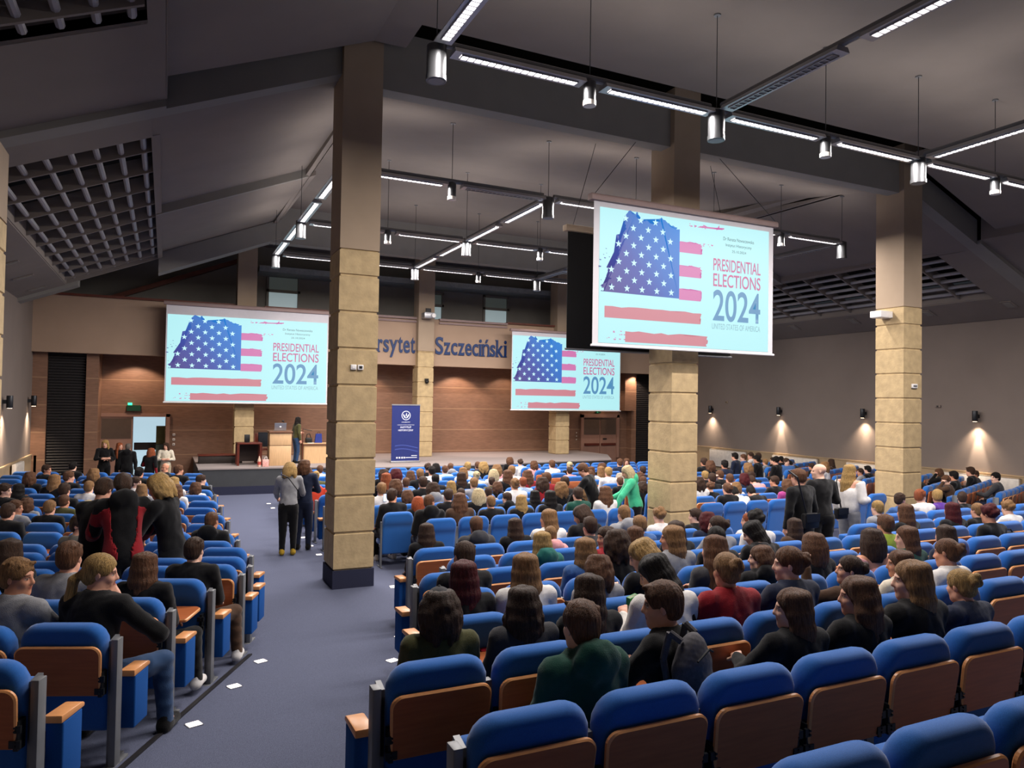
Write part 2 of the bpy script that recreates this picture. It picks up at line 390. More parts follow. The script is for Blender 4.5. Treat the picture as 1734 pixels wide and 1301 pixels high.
# ================================================================== lights
ZT = 7.05
NX = [2.78, 6.97, 11.27, 15.4]
ROWS = [(8.1, 8.5, 'over the rear seats'), (13.15, 8.28, 'just beyond the pillars'), (17.65, 8.88, 'over the middle of the front seats'), (22.0, 9.05, 'in front of the stage')]
DIFF = emit('tube_diffuser', 'fff6f4', 4.5); DIFF_OFF = mat('diffuser_off', '6b6866', .4, .3, 60)
LENS = mat('frosted_lens', 'd8d4cc', .3, .03)
def rail(p, q, lit, label):
    p, q = Vector(p), Vector(q); d = (q-p); Ln = d.length; a = math.atan2(d.y, d.x)
    r = empty('light_rail', p, a, label, 'ceiling light', 'suspended light rails')
    MB().tube((.12, 0, .1), (Ln-.12, 0, .1), .045, 10).obj('rail', M['grey'], r)
    for k in (0, 1):
        x0 = .3+k*(Ln/2); x1 = x0+Ln/2-.5
        h = MB().prism([(-.11, 0), (.11, 0), (.08, .06), (-.08, .06)], 'x', x0-.1, x1+.1).obj('lamp_housing', M['alu'], r)
        on = lit[k]
        MB().box(x0, x1, -.045, .045, -.006, .004).obj('diffuser', DIFF if on else DIFF_OFF, h)
        lou = MB()
        for i in range(int((x1-x0)/.09)): lou.box(x0+i*.09, x0+i*.09+.012, -.05, .05, -.016, -.007)
        lou.box(x0, x1, -.058, -.047, -.016, .002).box(x0, x1, .047, .058, -.016, .002)
        lou.obj('louvre', M['alu'], h)
        if on:
            c = p+d*((x0+x1)/2/Ln)
            lamp('lamp', 'AREA', (c.x, c.y, ZT-.03), LAMP_W, (1, .92, .87), shape='RECTANGLE', size=x1-x0, size_y=.14).rotation_euler = (0, 0, a)
            lamp('ceiling_fill', 'AREA', (c.x, c.y, ZT+.17), LAMP_W*.07, (1, .92, .88), shape='RECTANGLE', size=x1-x0, size_y=.1).rotation_euler = (PI, 0, a)  # added uplight above each lit lamp, there to brighten the ceiling
    return r
def can(x, y, zc, big, label):
    R_, H = (.115, .36) if big else (.08, .26)
    r = empty('downlight' if not big else 'node_downlight', (x, y, ZT), 0, label, 'spotlight', 'cylinder downlights on the light rails')
    MB().lathe([(R_, -H+.03), (R_, .05), (R_*.6, .08)]).obj('housing', M['can'], r, smooth=True)
    MB().lathe([(R_*1.06, -H), (R_*1.06, -H+.06), (R_, -H+.06)], 20).obj('rim', M['can'] if big else LENS, r, smooth=True)
    MB().lathe([(R_*.8, -H-.004), (R_*.8, -H+.02)], 16).obj('lens', LENS if not big else M['grey'], r)
    MB().tube((0, 0, .08), (0, 0, zc-ZT), .006, 5).obj('suspension_wire', M['dsteel'], r)
    MB().lathe([(.05, zc-ZT-.02), (.05, zc-ZT+.01)], 12).obj('ceiling_rose', M['grey'], r)
bay = ['first bay from the radiator wall', 'second bay from the radiator wall', 'third bay from the radiator wall']
lits = [[(1, 1), (1, 1), (1, 1)], [(1, 0), (1, 1), (1, 1)], [(1, 1)]*3, [(1, 1)]*3]
for (y, zc, where), li in zip(ROWS, lits):
    for i in range(3):
        rail((NX[i], y, ZT), (NX[i+1], y, ZT), li[i], 'suspended light rail %s, %s' % (where, bay[i]))
        can((NX[i]+NX[i+1])/2, y, zc, 0, 'small mid-rail downlight %s, %s' % (where, bay[i]))
    for i in range(4):
        can(NX[i], y, zc, 1, 'large rail-junction downlight %s, %s from the radiator wall' % (where, ordinal(i+1)))
for i in range(4):
    lit = [(1, 1), (0, 1), (1, 1), (1, 1)][i]
    rail((NX[i], 8.1, ZT), (NX[i], 3.6, ZT), lit, 'light rail running back over the rear seats from the %s junction' % ordinal(i+1))
    for k in (1, 2):
        lit = [(1, 1), (1, 1), (0, 0), (0, 0)][i]
        rail((NX[i], ROWS[k][0], ZT), (NX[i], ROWS[k+1][0], ZT), lit, 'light rail towards the stage, %s line from the radiator wall, %s' % (ordinal(i+1), 'near half' if k == 1 else 'stage half'))
# wall sconces
def sconce(x, y, side, core, label):
    s = 1 if side == 'right' else -1
    r = empty('wall_sconce', (x, y, 2.72), 0, label, 'wall light', 'cylinder wall sconces')
    MB().lathe([(.07, -.16), (.075, -.15), (.075, .15), (.07, .16)], 18, (-s*.16, 0, 0)).obj('shade', M['dsteel'], r, smooth=True)
    MB().box(*sorted((-s*.1, 0)), -.04, .04, -.05, .05).obj('bracket', M['dsteel'], r)
    MB().lathe([(.055, -.165), (.055, -.155)], 14, (-s*.16, 0, 0)).obj('lens', emit('sconce_lens', 'ffd9b0', 12), r)
    l = lamp('sconce_lamp', 'SPOT', (x-s*.2, y, 2.53), 210, (1, .77, .55), spot_size=math.radians(100), spot_blend=1, shadow_soft_size=.04)
    l.rotation_euler = (0, -s*math.radians(4), 0)
    if core:
        l = lamp('sconce_lamp', 'SPOT', (x-s*.16, y, 2.5), core*3, (1, .8, .6), spot_size=math.radians(34), spot_blend=.7, shadow_soft_size=.04)
        l.rotation_euler = (0, -s*math.radians(6), 0)
for i, (y, core) in enumerate(((25.6, 20), (21.6, 110), (17.75, 30), (13.85, 150))):
    sconce(XR, y, 'right', core, 'dark cylinder wall sconce shining down, %s from the stage on the long plain wall' % ordinal(i+1))
for i, (y, core) in enumerate(((26.2, 60), (22.4, 70))):
    sconce(XL, y, 'left', core, 'dark cylinder wall sconce above the radiators, %s from the stage' % ordinal(i+1))
# warm downlights in the stage soffit
for x, e in ((-.95, 60), (1.6, 25), (4.6, 25), (6.9, 40), (10.8, 70), (13., 30), (17.6, 25), (19.2, 60)):
    l = lamp('stage_lamp', 'SPOT', (x, 27.35, 4.22), e*2.4, (1, .74, .55), spot_size=math.radians(110), spot_blend=.35, shadow_soft_size=.05)
    l.rotation_euler = (math.radians(18), 0, 0)
for x, e in ((6.9, 70), (11.6, 150), (4.6, 40)):
    lamp('stage_lamp', 'SPOT', (x, 27.3, 4.2), e*1.6, (1, .72, .62), spot_size=math.radians(66), spot_blend=.6, shadow_soft_size=.05)
for x, y, e in ((7.2, 25.3, 60), (10.6, 25.3, 90), (3.4, 25.2, 60), (13, 25.4, 40)):
    lamp('stage_lamp', 'SPOT', (x, y, 7.4), e*3, (1, .82, .7), spot_size=math.radians(50), spot_blend=.8, shadow_soft_size=.05)
# aisle marker lights set in the carpet
FL = MATS.get('fl') or emit('floor_marker', 'fff0e6', 3.0)
marks = [(.26, 6.17), (.62, 7.03), (.93, 7.77), (1.18, 16.85), (1.2, 19.7), (2.46, 8.05), (2.11, 7.14), (1.72, 6.2), (2.68, 14.03), (2.68, 14.92), (2.69, 15.86), (2.67, 16.76), (2.65, 20.33), (2.65, 21.2)]
for i, (x, y) in enumerate(marks):
    lft = x < 1.3
    n = sorted([q[1] for q in marks if (q[0] < 1.3) == lft]).index(y)+1
    o = empty('floor_light', (x, y, floor_z(y)), .3 if y < 9 else 0, 'white carpet marker light on the %s side of the aisle, %s from the back' % ('radiator' if lft else 'pillar', ordinal(n)), 'floor light', 'aisle marker lights')
    o.rotation_euler.x = -math.atan(SLOPE) if y < Y0 else 0
    MB().box(-.055, .055, -.055, .055, .0, .006).obj('bezel', M['alu'], o); MB().box(-.047, .047, -.047, .047, .004, .01).obj('glass', FL, o)
# soffit vents, wall boxes, switches, smoke heads
for i, y in enumerate((20.2, 17.6, 14.9, 12.5)):
    z = P0(21.2)-.005
    r = empty('soffit_vent', (21.2, y, z), 0, 'white slot vent above the long plain wall, %s from the stage' % ordinal(i+1), 'vent'); r.rotation_euler = (0, math.atan(.409), 0)
    MB().box(-.2, .2, -.16, .16, -.02, .0).obj('frame', M['ceil'], r); MB().box(-.13, .13, -.09, .09, -.03, -.018).obj('slots', M['ceild'], r)
for i, y in enumerate((23.3, 21.2, 19.2)):
    r = empty('soffit_vent', (-3.2, y, P0(-3.2)-.005), 0, 'pale slot vent over the radiators, %s from the stage' % ordinal(i+1), 'vent'); r.rotation_euler = (0, -math.atan(.409), 0)
    MB().box(-.22, .22, -.1, .1, -.02, 0).obj('frame', M['ceil'], r); MB().box(-.16, .16, -.04, .04, -.03, -.018).obj('slots', M['ceild'], r)
def wallbox(name, x0, x1, y0, y1, z0, z1, m, label, cat, extra=None):
    r = empty(name, (x0, y0, z0), 0, label, cat); MB().box(0, x1-x0, 0, y1-y0, 0, z1-z0).obj('body', m, r, bev=.008)
    if extra: extra(r)
    return r
wallbox('emergency_light', 15.0, 15.4, 11.7, 12.0, 5.05, 5.2, M['white'], 'white box lamp fixed near the stone top of the pillar by the long wall', 'emergency light', lambda r: MB().box(.03, .37, .02, .28, -.01, .0).obj('diffuser', LENS, r))
wallbox('socket_plate', 15.66, 15.84, 11.38, 11.42, 3.4, 3.5, M['white'], 'small white plate on the stone pillar nearest the long plain wall', 'wall plate', lambda r: MB().box(.03, .15, -.006, 0, .03, .07).obj('insert', M['grey'], r))
for i in (0, 1):
    wallbox('light_switch', 2.6+i*.11, 2.69+i*.11, 11.38, 11.42, 3.4, 3.48, M['white'], 'small white wall plate on the pillar beside the aisle, %s' % ('with plain face' if i == 0 else 'with dark socket'), 'wall plate',
            lambda r, i=i: MB().box(.02, .07, -.008, 0, .02, .06).obj('rocker', M['white'] if i == 0 else M['black'], r))
r = empty('dome_camera', (8.86, 26.28, 3.62), 0, 'small black dome camera on the stone pillar behind the banner', 'camera'); MB().sphere((0, -.06, 0), .075, 10).obj('dome', M['black'], r, smooth=True); MB().box(-.07, .07, -.06, .0, .03, .12).obj('bracket', M['black'], r)
r = empty('projector', (8.6, 26.0, 5.98), 0, 'grey projector with a shiny lens on the stage pillar above the lettering', 'projector')
MB().box(0, .42, -.15, .25, 0, .22).obj('body', M['alu'], r, bev=.02); MB().tube((.34, -.15, .1), (.34, -.22, .1), .08, 14).obj('lens', M['white'], r); MB().box(.1, .3, .0, .06, .22, .38).obj('bracket', M['black'], r)
r = empty('exit_sign', (-1.2, YB-.12, 2.5), 0, 'green lit emergency exit sign over the open stage door', 'exit sign')
MB().box(0, .46, 0, .1, 0, .07).obj('bracket', M['black'], r); MB().box(.02, .44, -.02, .02, -.1, .1).obj('plate', emit('exit_dark', '0c3a22', .25), r); MB().box(.05, .18, -.03, -.02, .1, .18).obj('lamp', emit('exit_green', '37f0a0', 2.2), r)
wallbox('exit_sign', 17.55, 17.8, YB-.1, YB-.02, 2.46, 2.56, emit('exit_dim', '0f3d24', .2), 'small dim green exit sign above the closed double door', 'exit sign', lambda r: MB().box(.04, .1, -.006, 0, .02, .08).obj('pictogram', emit('exit_dim2', '2c8a5a', .5), r))
for i in range(3):
    wallbox('door_button', .26, .34, YB-.03, YB, 1.2+i*.17, 1.28+i*.17, M['white'], 'small white switch beside the open door, %s of three' % ('lowest', 'middle', 'topmost')[i], 'switch', lambda r: MB().box(.02, .06, -.006, 0, .02, .06).obj('rocker', M['plaster'], r))
    wallbox('door_button', 16.55, 16.62, YB-.03, YB, 1.25+i*.15, 1.31+i*.15, M['plaster'], 'small switch by the closed double door, %s of three' % ('lowest', 'middle', 'topmost')[i], 'switch', lambda r: MB().box(.02, .05, -.006, 0, .02, .05).obj('rocker', M['white'], r))
for i, (y, l) in enumerate(((23.4, 'nearer the back of the hall'), (26.9, 'in the corner by the louvred panel'))):
    r = empty('radiator', (XL+.09, y, .25), 0, 'white panel radiator on the wall, %s' % l, 'radiator')
    MB().box(0, .09, 0, 1.3, 0, .78).obj('panel', mat('radiator_white', 'cfc8bf', .5), r, bev=.01)
    f = MB()
    for k in range(24): f.box(.09, .1, .03+k*.053, .05+k*.053, .04, .74)
    f.obj('fins', MATS['radiator_white'], r); MB().tube((.05, -.03, .02), (.05, -.03, .12), .02, 8).obj('valve', M['white'], r)
for i, y in enumerate((12.6, 16.2, 19.7, 23.4)):
    r = empty('radiator', (XR-.18, y, .25), 0, 'long pale radiator behind the seats on the plain wall, %s from the back' % ordinal(i+1), 'radiator')
    MB().box(0, .09, 0, 2.2, 0, .72).obj('panel', mat('radiator_white', 'cfc8bf', .5), r, bev=.01); MB().box(.0, .11, 0, 2.2, .72, .74).obj('grille', M['plaster'], r)
r = empty('wall_sensor', (XR, 24.7, 3.05), 0, 'small pale sensor on the plain wall beside the sconce by the stage', 'sensor'); MB().box(-.05, 0, -.06, .06, -.04, .04).obj('body', M['plaster'], r, bev=.01); MB().box(-.06, -.05, -.03, .03, -.02, .02).obj('window', M['black'], r)
r = empty('wall_sensor', (XR, 15.1, 3.0), 0, 'small sensor with dark eye on the plain wall beside the bright sconce', 'sensor'); MB().box(-.05, 0, -.09, .09, -.04, .04).obj('body', M['wall'], r, bev=.01); MB().box(-.06, -.05, -.03, .03, -.02, .02).obj('window', M['black'], r)

# ================================================================== lettering helper
def text_mesh(s, w=None, h=None, depth=0., offset=0., align=0, name='lettering'):
    c = bpy.data.curves.new('t', 'FONT'); c.body = s; c.extrude = depth; c.offset = offset; c.fill_mode = 'FRONT' if depth == 0 else 'BOTH'
    o = bpy.data.objects.new('t', c); COL.objects.link(o)
    me = bpy.data.meshes.new_from_object(o.evaluated_get(bpy.context.evaluated_depsgraph_get()))
    bpy.data.objects.remove(o)
    v = np.zeros(len(me.vertices)*3); me.vertices.foreach_get('co', v); v = v.reshape(-1, 3)
    lo, hi = v[:, :2].min(0), v[:, :2].max(0); sx = w/(hi[0]-lo[0]) if w else None; sy = h/(hi[1]-lo[1]) if h else None
    sx = sx or sy; sy = sy or sx
    out = np.stack([(v[:, 0]-lo[0])*sx, -v[:, 2], (v[:, 1]-lo[1])*sy], 1)     # stands upright in x/z, facing -y
    if align: out[:, 0] -= (hi[0]-lo[0])*sx/2
    me.vertices.foreach_set('co', out.ravel()); me.name = name; me.materials.clear()
    return me
# ================================================================== projection screens
PIC = emit('slide_ground', 'b4f1f6', SCREEN_E); PINK = emit('slide_pink', 'd873b4', SCREEN_E*.9); ROSE = emit('slide_rose', 'd4808f', SCREEN_E*.9)
STARM = emit('slide_star', 'c4f5fb', SCREEN_E*1.05); TPINK = emit('slide_text_pink', 'cf5a96', SCREEN_E*.9); TBLUE = emit('slide_text_blue', '4c93c4', SCREEN_E*.9)
TPALE = emit('slide_text_pale', '8fc0d0', SCREEN_E*.9); TDARK = emit('slide_text_dark', '4a6f78', SCREEN_E*.8)
CANT = bpy.data.materials.new('slide_canton'); CANT.use_nodes = True
def _cant():
    nt = CANT.node_tree; b = nt.nodes['Principled BSDF']; L = nt.links.new
    tc = nt.nodes.new('ShaderNodeTexCoord'); mp = nt.nodes.new('ShaderNodeMapping'); mp.inputs['Rotation'].default_value = (0, -.6, 0); L(tc.outputs['Generated'], mp.inputs[0])
    dt = nt.nodes.new('ShaderNodeVectorMath'); dt.operation = 'DOT_PRODUCT'; dt.inputs[1].default_value = (.62, 0, .42); L(tc.outputs['Generated'], dt.inputs[0])
    r = nt.nodes.new('ShaderNodeValToRGB'); L(dt.outputs['Value'], r.inputs[0])
    r.color_ramp.elements[0].position = .1; r.color_ramp.elements[0].color = srgb('514a90'); r.color_ramp.elements[1].position = .95; r.color_ramp.elements[1].color = srgb('2489e0')
    for q_, c_ in ((.4, '4458ae'), (.62, '3277cc')): r.color_ramp.elements.new(q_).color = srgb(c_)
    L(r.outputs[0], b.inputs['Emission Color']); b.inputs['Emission Strength'].default_value = SCREEN_E*.9; b.inputs['Base Color'].default_value = (.02, .02, .05, 1)
_cant()
for mm in (PIC, PINK, ROSE, STARM, TPINK, TBLUE, TPALE, TDARK): mm.node_tree.nodes['Principled BSDF'].inputs['Base Color'].default_value = (.05, .05, .05, 1)
def ragged(poly, amp, n, seed):      # roughen an outline
    rr = random.Random(seed); out = []
    for (x0, y0, rough), (x1, y1, _) in zip(poly, poly[1:]+poly[:1]):
        k = n if rough else 1
        for i in range(k):
            t = i/k; j = amp if (rough and i) else 0
            out.append((x0+(x1-x0)*t+rr.uniform(-j, j), y0+(y1-y0)*t+rr.uniform(-j, j)))
    return out
def screen(Y, tl, tr, bl, br, label, case_h, border, bar_drop=.02, wires=None):
    p = [at_y(*q, Y) for q in (tl, tr, bl, br)]
    x0 = (p[0].x+p[2].x)/2; x1 = (p[1].x+p[3].x)/2; z1 = (p[0].z+p[1].z)/2; z0 = (p[2].z+p[3].z)/2; W, H = x1-x0, z1-z0
    r = empty('projection_screen', (x0, Y, z0), 0, label, 'projection screen')
    bl_, bt, bb = border
    MB().box(-bl_, W+bl_, .005, .012, -bb, H+bt).obj('screen_cloth', M['screenw'], r)
    MB().prism([(-.06, H+bt), (.1, H+bt), (.1, H+bt+case_h), (-.03, H+bt+case_h), (-.06, H+bt+case_h*.7)], 'x', -bl_-.08, W+bl_+.08).obj('case', M['plaster'] if case_h < .0 else M['rail'], r, bev=.01)
    MB().tube((-bl_-.03, 0, -bb), (W+bl_+.03, 0, -bb), .022, 10).obj('bottom_bar', M['white'], r)
    if case_h > .0 and not wires:
        for t in (.15, .85): MB().box(W*t-.03, W*t+.03, .08, 26.62-Y, H+bt+.02, H+bt+.08).obj('wall_bracket', M['grey'], r)
    pic = MB().quad((0, 0, 0), (W, 0, 0), (W, 0, H), (0, 0, H)).obj('picture', PIC, r)
    e = .003*W/4
    def poly(pts, name, m, k=1):
        bm = bmesh.new(); f = bm.faces.new([bm.verts.new((u*W, -e*k, (1-v)*H)) for u, v in pts]); bmesh.ops.triangulate(bm, faces=[f])
        me = bpy.data.meshes.new(name); bm.to_mesh(me); bm.free(); return link(name, me, m, pic)
    poly(ragged([(.022, .622, 0), (.442, .625, 0), (.442, .085, 1), (.38, .065, 1), (.335, .012, 1), (.31, .07, 1), (.20, .045, 1), (.205, .01, 1), (.15, .006, 1), (.128, .1, 1), (.135, .16, 1), (.085, .22, 1), (.1, .34, 1), (.075, .42, 1), (.045, .44, 1), (.05, .5, 1), (.015, .6, 1)], .012, 7, 3), 'flag_canton', CANT)
    sm = MB(); rows = {0: range(5), 1: range(4), 2: range(5), 3: range(4), 4: range(1, 5), 5: range(0, 4), 6: range(1, 5), 7: range(1, 4), 8: range(1, 4)}
    for k, cols in rows.items():
        for i in cols:
            cu = (.066 if k % 2 == 0 else .107)+.0825*i-(.0015*k); cv = .585-.0655*k
            if k == 8: cu -= 0.0
            R_ = .0175*W; pts = []
            for j in range(10):
                a = PI/2+j*PI/5; q = R_ if j % 2 == 0 else R_*.4
                pts.append((cu*W+q*math.cos(a), -e*2, (1-cv)*H+q*math.sin(a)))
            sm.add(pts, [tuple(range(10))])
    sm.obj('stars', STARM, pic)
    rs = lambda a, b, c, d: [(a, d, 0), (b, d, 1), (b, c, 1), (a, c, 0)]
    for i, (a, b, c, d, m_) in enumerate(((.442, .572, .178, .262, PINK), (.442, .57, .362, .45, PINK), (.442, .57, .546, .632, PINK), (.03, .57, .727, .812, ROSE), (.142, .61, .905, .985, ROSE))):
        poly(ragged(rs(a, b, c, d), .007, 12, 20+i), 'stripe', m_)
    sc = MB(); rr = random.Random(5)
    for i in range(46):
        u, v = (rr.uniform(.0, .06), rr.uniform(.3, .6)) if i < 16 else ((rr.uniform(.5, .6), .04+rr.uniform(-.012, .012)) if i < 28 else ((rr.uniform(.58, .64), rr.uniform(.17, .19)) if i < 34 else (rr.uniform(.04, .14), rr.uniform(.9, .97))))
        s_ = rr.uniform(.002, .006); pts = [(u-s_, v-s_), (u+s_*1.6, v-s_*.4), (u+s_, v+s_), (u-s_*.7, v+s_*.8)]
        sc.cur = 1 if i < 16 else 0
        sc.add([(a*W, -e, (1-b)*H) for a, b in pts], [(0, 1, 2, 3)])
    for a in ((.545, .70, .03, .05), (.64, .71, .025, .045), (.66, .68, .0, .05)): sc.cur = 0; sc.add([(a[0]*W, -e, (1-a[3])*H), (a[1]*W, -e, (1-a[3]+.008)*H), (a[1]*W, -e, (1-a[2])*H), ((a[0]+.02)*W, -e, (1-a[2]-.006)*H)], [(0, 1, 2, 3)])
    sc.obj('brush_marks', [PINK, CANT], pic)
    for s_, u0, u1, v0, v1, m_, of in (('PRESIDENTIAL', .645, .945, .275, .375, TPINK, .009), ('ELECTIONS', .645, .945, .395, .5, TPINK, .009), ('2024', .645, .945, .525, .775, TBLUE, .012), ('UNITED STATES OF AMERICA', .64, .945, .795, .84, TPALE, 0),
                                       ('Dr Renata Nowaczewska', .705, .9, .095, .122, TDARK, 0), ('Instytut Historyczny', .72, .885, .145, .175, TDARK, 0), ('25.10.2024', .76, .85, .195, .215, TDARK, 0)):
        me = text_mesh(s_, (u1-u0)*W, (v1-v0)*H, offset=of); link('lettering', me, m_, pic, (u0*W, -e*2, (1-v1)*H))
    if wires:
        for wx, top in wires: MB().tube((wx, .03, H+bt+case_h), top, .006, 5).obj('suspension_wire', M['dsteel'], r)
    return r, W, H
screen(25.9, (283, 530), (554, 549), (281, 680), (552, 682), 'wide projection screen on the fascia above the lectern showing the election slide', .12, (.04, .3, .04))
screen(25.9, (868, 560), (1051, 585), (867, 693), (1048, 695), 'projection screen by the double door, partly behind the big hanging screen', .1, (.03, .16, .03))
_, W3, H3 = screen(11.05, (1016, 352), (1303.5, 391), (1013, 580), (1299, 596.5), 'largest projection screen, hanging in front of the middle pillar', .12, (.12, .1, .05), wires=[(-.1, (1.2, .62, 4.0)), (4.2, (3.2, .62, 4.0))])
r = empty('projection_screen', (7.02, 12.4, 3.98), 0, 'black back of a second screen hung behind the largest screen', 'projection screen')
MB().box(0, 4.1, 0, .012, 0, 2.3).obj('screen_cloth', M['screenb'], r); [MB().tube((a, 0, 2.4), (b, 0, 4.12), .006, 5).obj('suspension_wire', M['dsteel'], r) for a, b in ((.1, .6), (4.0, 3.5))]; MB().box(-.08, 4.18, -.08, .08, 2.3, 2.42).obj('case', M['plaster'], r, bev=.01); MB().tube((-.03, 0, 0), (4.13, 0, 0), .022, 10).obj('bottom_bar', M['grey'], r)
# wall lettering
for s_, xa, xb in (('Uniwersytet', None, 705), ('Szczeciński', 735, 858)):
    if xa: x0, x1 = at_y(xa, 590, 26.55).x+.06, at_y(xb, 590, 26.55).x
    else: x1 = at_y(xb, 590, 26.55).x-.05; x0 = x1-3.0
    zb = at_y(735, 600, 26.55).z; zt = at_y(735, 570, 26.55).z
    # letter by letter, with slab feet and heads on the stems
    hh = zt-zb; xh = .70*hh; V, F_, cx = [], [], 0.
    for ch in s_:
        c1 = text_mesh(ch, None, 1., depth=.03, offset=.014); v = np.zeros(len(c1.vertices)*3); c1.vertices.foreach_get('co', v); v = v.reshape(-1, 3)
        low = {'y': -.26*hh}.get(ch, 0.); top = {'S': hh, 'U': hh, 'k': hh, 'i': .98*hh, 'ń': .99*hh, 't': .88*hh}.get(ch, xh)
        v[:, 2] = low+v[:, 2]/v[:, 2].max()*(top-low); wd = {'S': .62, 'U': .8, 'z': .52, 'c': .5, 'e': .52, 'i': .2, 'ń': .6, 's': .44, 'k': .62, 'r': .4, 'y': .62, 't': .36, 'n': .6, 'w': .85}.get(ch, .5)*hh
        v[:, 0] *= wd/v[:, 0].max(); v[:, 0] += cx; v[:, 1] *= .9; n = len(V)
        F_ += [tuple(n+i for i in p.vertices) for p in c1.polygons]; V += v.tolist()
        st = {'i': [.5], 'ń': [.12, .88], 'k': [.12], 'r': [.18], 'n': [.12, .88]}.get(ch, []); m_ = MB(); q = .035*hh
        for t in st: m_.box(cx+wd*t-.13*hh, cx+wd*t+.13*hh, -.03, .0, 0, q*1.6)
        if st: m_.box(cx+wd*st[0]-.15*hh, cx+wd*st[0], -.03, 0, (hh if ch == 'k' else xh)-q*1.8, hh if ch == 'k' else xh)
        if ch in 'yU': 
            for t in (.1, .9): m_.box(cx+wd*t-.12*hh, cx+wd*t+.12*hh, -.03, 0, top-q*1.5, top)
        if ch == 'k': m_.box(cx+wd*.9-.12*hh, cx+wd*.9+.1*hh, -.03, 0, 0, q*1.6)
        if ch in 'zS': m_.box(cx+wd*.04, cx+wd*.04+q*1.4, -.03, 0, top-.2*hh if ch == 'z' else .02, top if ch == 'z' else .22*hh); m_.box(cx+wd*.96-q*1.4, cx+wd*.96, -.03, 0, 0 if ch == 'z' else top-.24*hh, .2*hh if ch == 'z' else top-.02)
        n = len(V); F_ += [tuple(n+i for i in f) for f in m_.f]; V += [list(p_) for p_ in m_.v]; cx += wd+.07*hh
    sc = (x1-x0)/(cx-.07*hh); me = bpy.data.meshes.new('wall_lettering'); me.from_pydata([(p_[0]*sc, p_[1], p_[2]) for p_ in V], [], F_)
    o = link('wall_lettering', me, M['navy'], None, (x0, 26.58, zb)); tag(o, 'dark blue raised letters reading %s on the cream fascia' % s_, 'sign')
# ================================================================== stage things
DK = .8
r = empty('roll_up_banner', (6.9, 24.0, DK), 0, 'dark blue roll-up banner with white emblem standing on the stage', 'banner')
MB().box(0, .98, -.01, .01, .06, 1.95).obj('banner_sheet', M['banner'], r)
MB().box(-.02, 1.0, -.06, .06, 0, .07).obj('base', M['alu'], r, bev=.01); MB().box(-.01, .99, -.02, .02, 1.94, 1.98).obj('top_rail', M['alu'], r); MB().box(.47, .5, .03, .05, .05, 1.95).obj('pole', M['alu'], r)
em = MB()
for a in range(28):
    t0, t1 = 2*PI*a/28, 2*PI*(a+.8)/28
    em.add([(.49+q*math.cos(t), -.013, 1.6+q*math.sin(t)) for t, q in ((t0, .135), (t0, .158), (t1, .158), (t1, .135))], [(0, 1, 2, 3)])
for sx in (-1, 1):
    em.add([(.49+sx*u, -.013, 1.6+v) for u, v in ((0, -.1), (.03, -.03), (.1, .06), (.105, .0), (.06, -.07))], [(0, 1, 2, 3, 4)])
em.add([(.49+u, -.013, 1.6+v) for u, v in ((-.02, .0), (.0, .06), (.02, .09), (.03, .05), (.02, -.02))], [(0, 1, 2, 3, 4)])
BW = mat('banner_white', 'dfe3f0', .6, .02)
em.obj('emblem', BW, r)
for s_, wd, h, z in (('UNIWERSYTET', .3, .028, 1.36), ('SZCZECIŃSKI WYDZIAŁ HUMANISTYCZNY', .6, .032, 1.27), ('INSTYTUT', .38, .06, 1.17), ('HISTORYCZNY', .52, .06, 1.07)):
    link('lettering', text_mesh(s_, wd, h, offset=.006 if h > .05 else 0), BW, r, (.49-wd/2, -.013, z))
wv = MB(); BL = mat('banner_wave', '3a4a92', .6, .02)
for k, z in enumerate((.52, .4)):
    for i in range(20):
        f = lambda t: z+.06*math.sin(t*3.2+.6)
        a, b = i/20, (i+1)/20
        wv.add([(.12+.8*a, -.012, f(a)), (.12+.8*b, -.012, f(b)), (.12+.8*b, -.012, f(b)+.03), (.12+.8*a, -.012, f(a)+.03)], [(0, 1, 2, 3)])
wv.obj('wave_motif', BL, r)
lg = MB()
for x in (.17, .26, .35, .43): lg.box(x, x+.055, -.014, -.011, .15, .2)
lg.box(.5, .9, -.014, -.011, .165, .185).box(.7, .9, -.014, -.011, .23, .25); lg.obj('logo_strip', BW, r)
# lectern
r = empty('lectern', (2.98, 23.95, DK), 0, 'tall pale beech lectern with dark top edge at the stage front', 'lectern')
MB().box(0, .66, 0, .5, 0, .62).obj('lower_cabinet', M['beech'], r, bev=.008); MB().box(0, .66, 0, .5, .635, 1.02).obj('upper_cabinet', M['beech'], r, bev=.008)
MB().box(-.03, .69, -.04, .54, 1.02, 1.09).obj('top', mat('lectern_top', '6b4a36', .4), r, bev=.01); MB().box(.02, .64, .02, .48, .62, .635).obj('shadow_gap', M['black'], r)
r = empty('laptop', (3.13, 24.1, DK+1.09), 0, 'silver laptop with glowing lid mark open on the lectern', 'laptop')
MB().box(0, .36, .05, .3, 0, .015).obj('keyboard', M['alu'], r); l = MB().add([(0, 0, .01), (.36, 0, .01), (.36, -.06, .24), (0, -.06, .24), (0, .012, .012), (.36, .012, .012), (.36, -.048, .245), (0, -.048, .245)], [(0, 1, 2, 3), (7, 6, 5, 4), (0, 4, 5, 1), (1, 5, 6, 2), (2, 6, 7, 3), (3, 7, 4, 0)]).obj('lid', M['alu'], r)
MB().lathe([(.022, -.002), (.022, .002)], 14).obj('lid_mark', emit('lid_glow', 'ffffff', 1.2), l, (.18, -.036, .13)).rotation_euler = (PI/2-.25, 0, 0)
r = empty('gooseneck_microphone', (3.5, 24.3, DK+1.09), 0, 'black gooseneck microphone on the lectern behind the laptop', 'microphone'); MB().path([(0, 0, 0), (-.02, 0, .18), (-.07, -.03, .28)], .008).obj('neck', M['black'], r); MB().sphere((-.09, -.04, .3), .03, 8, (1.4, 1, 1)).obj('head', M['black'], r)
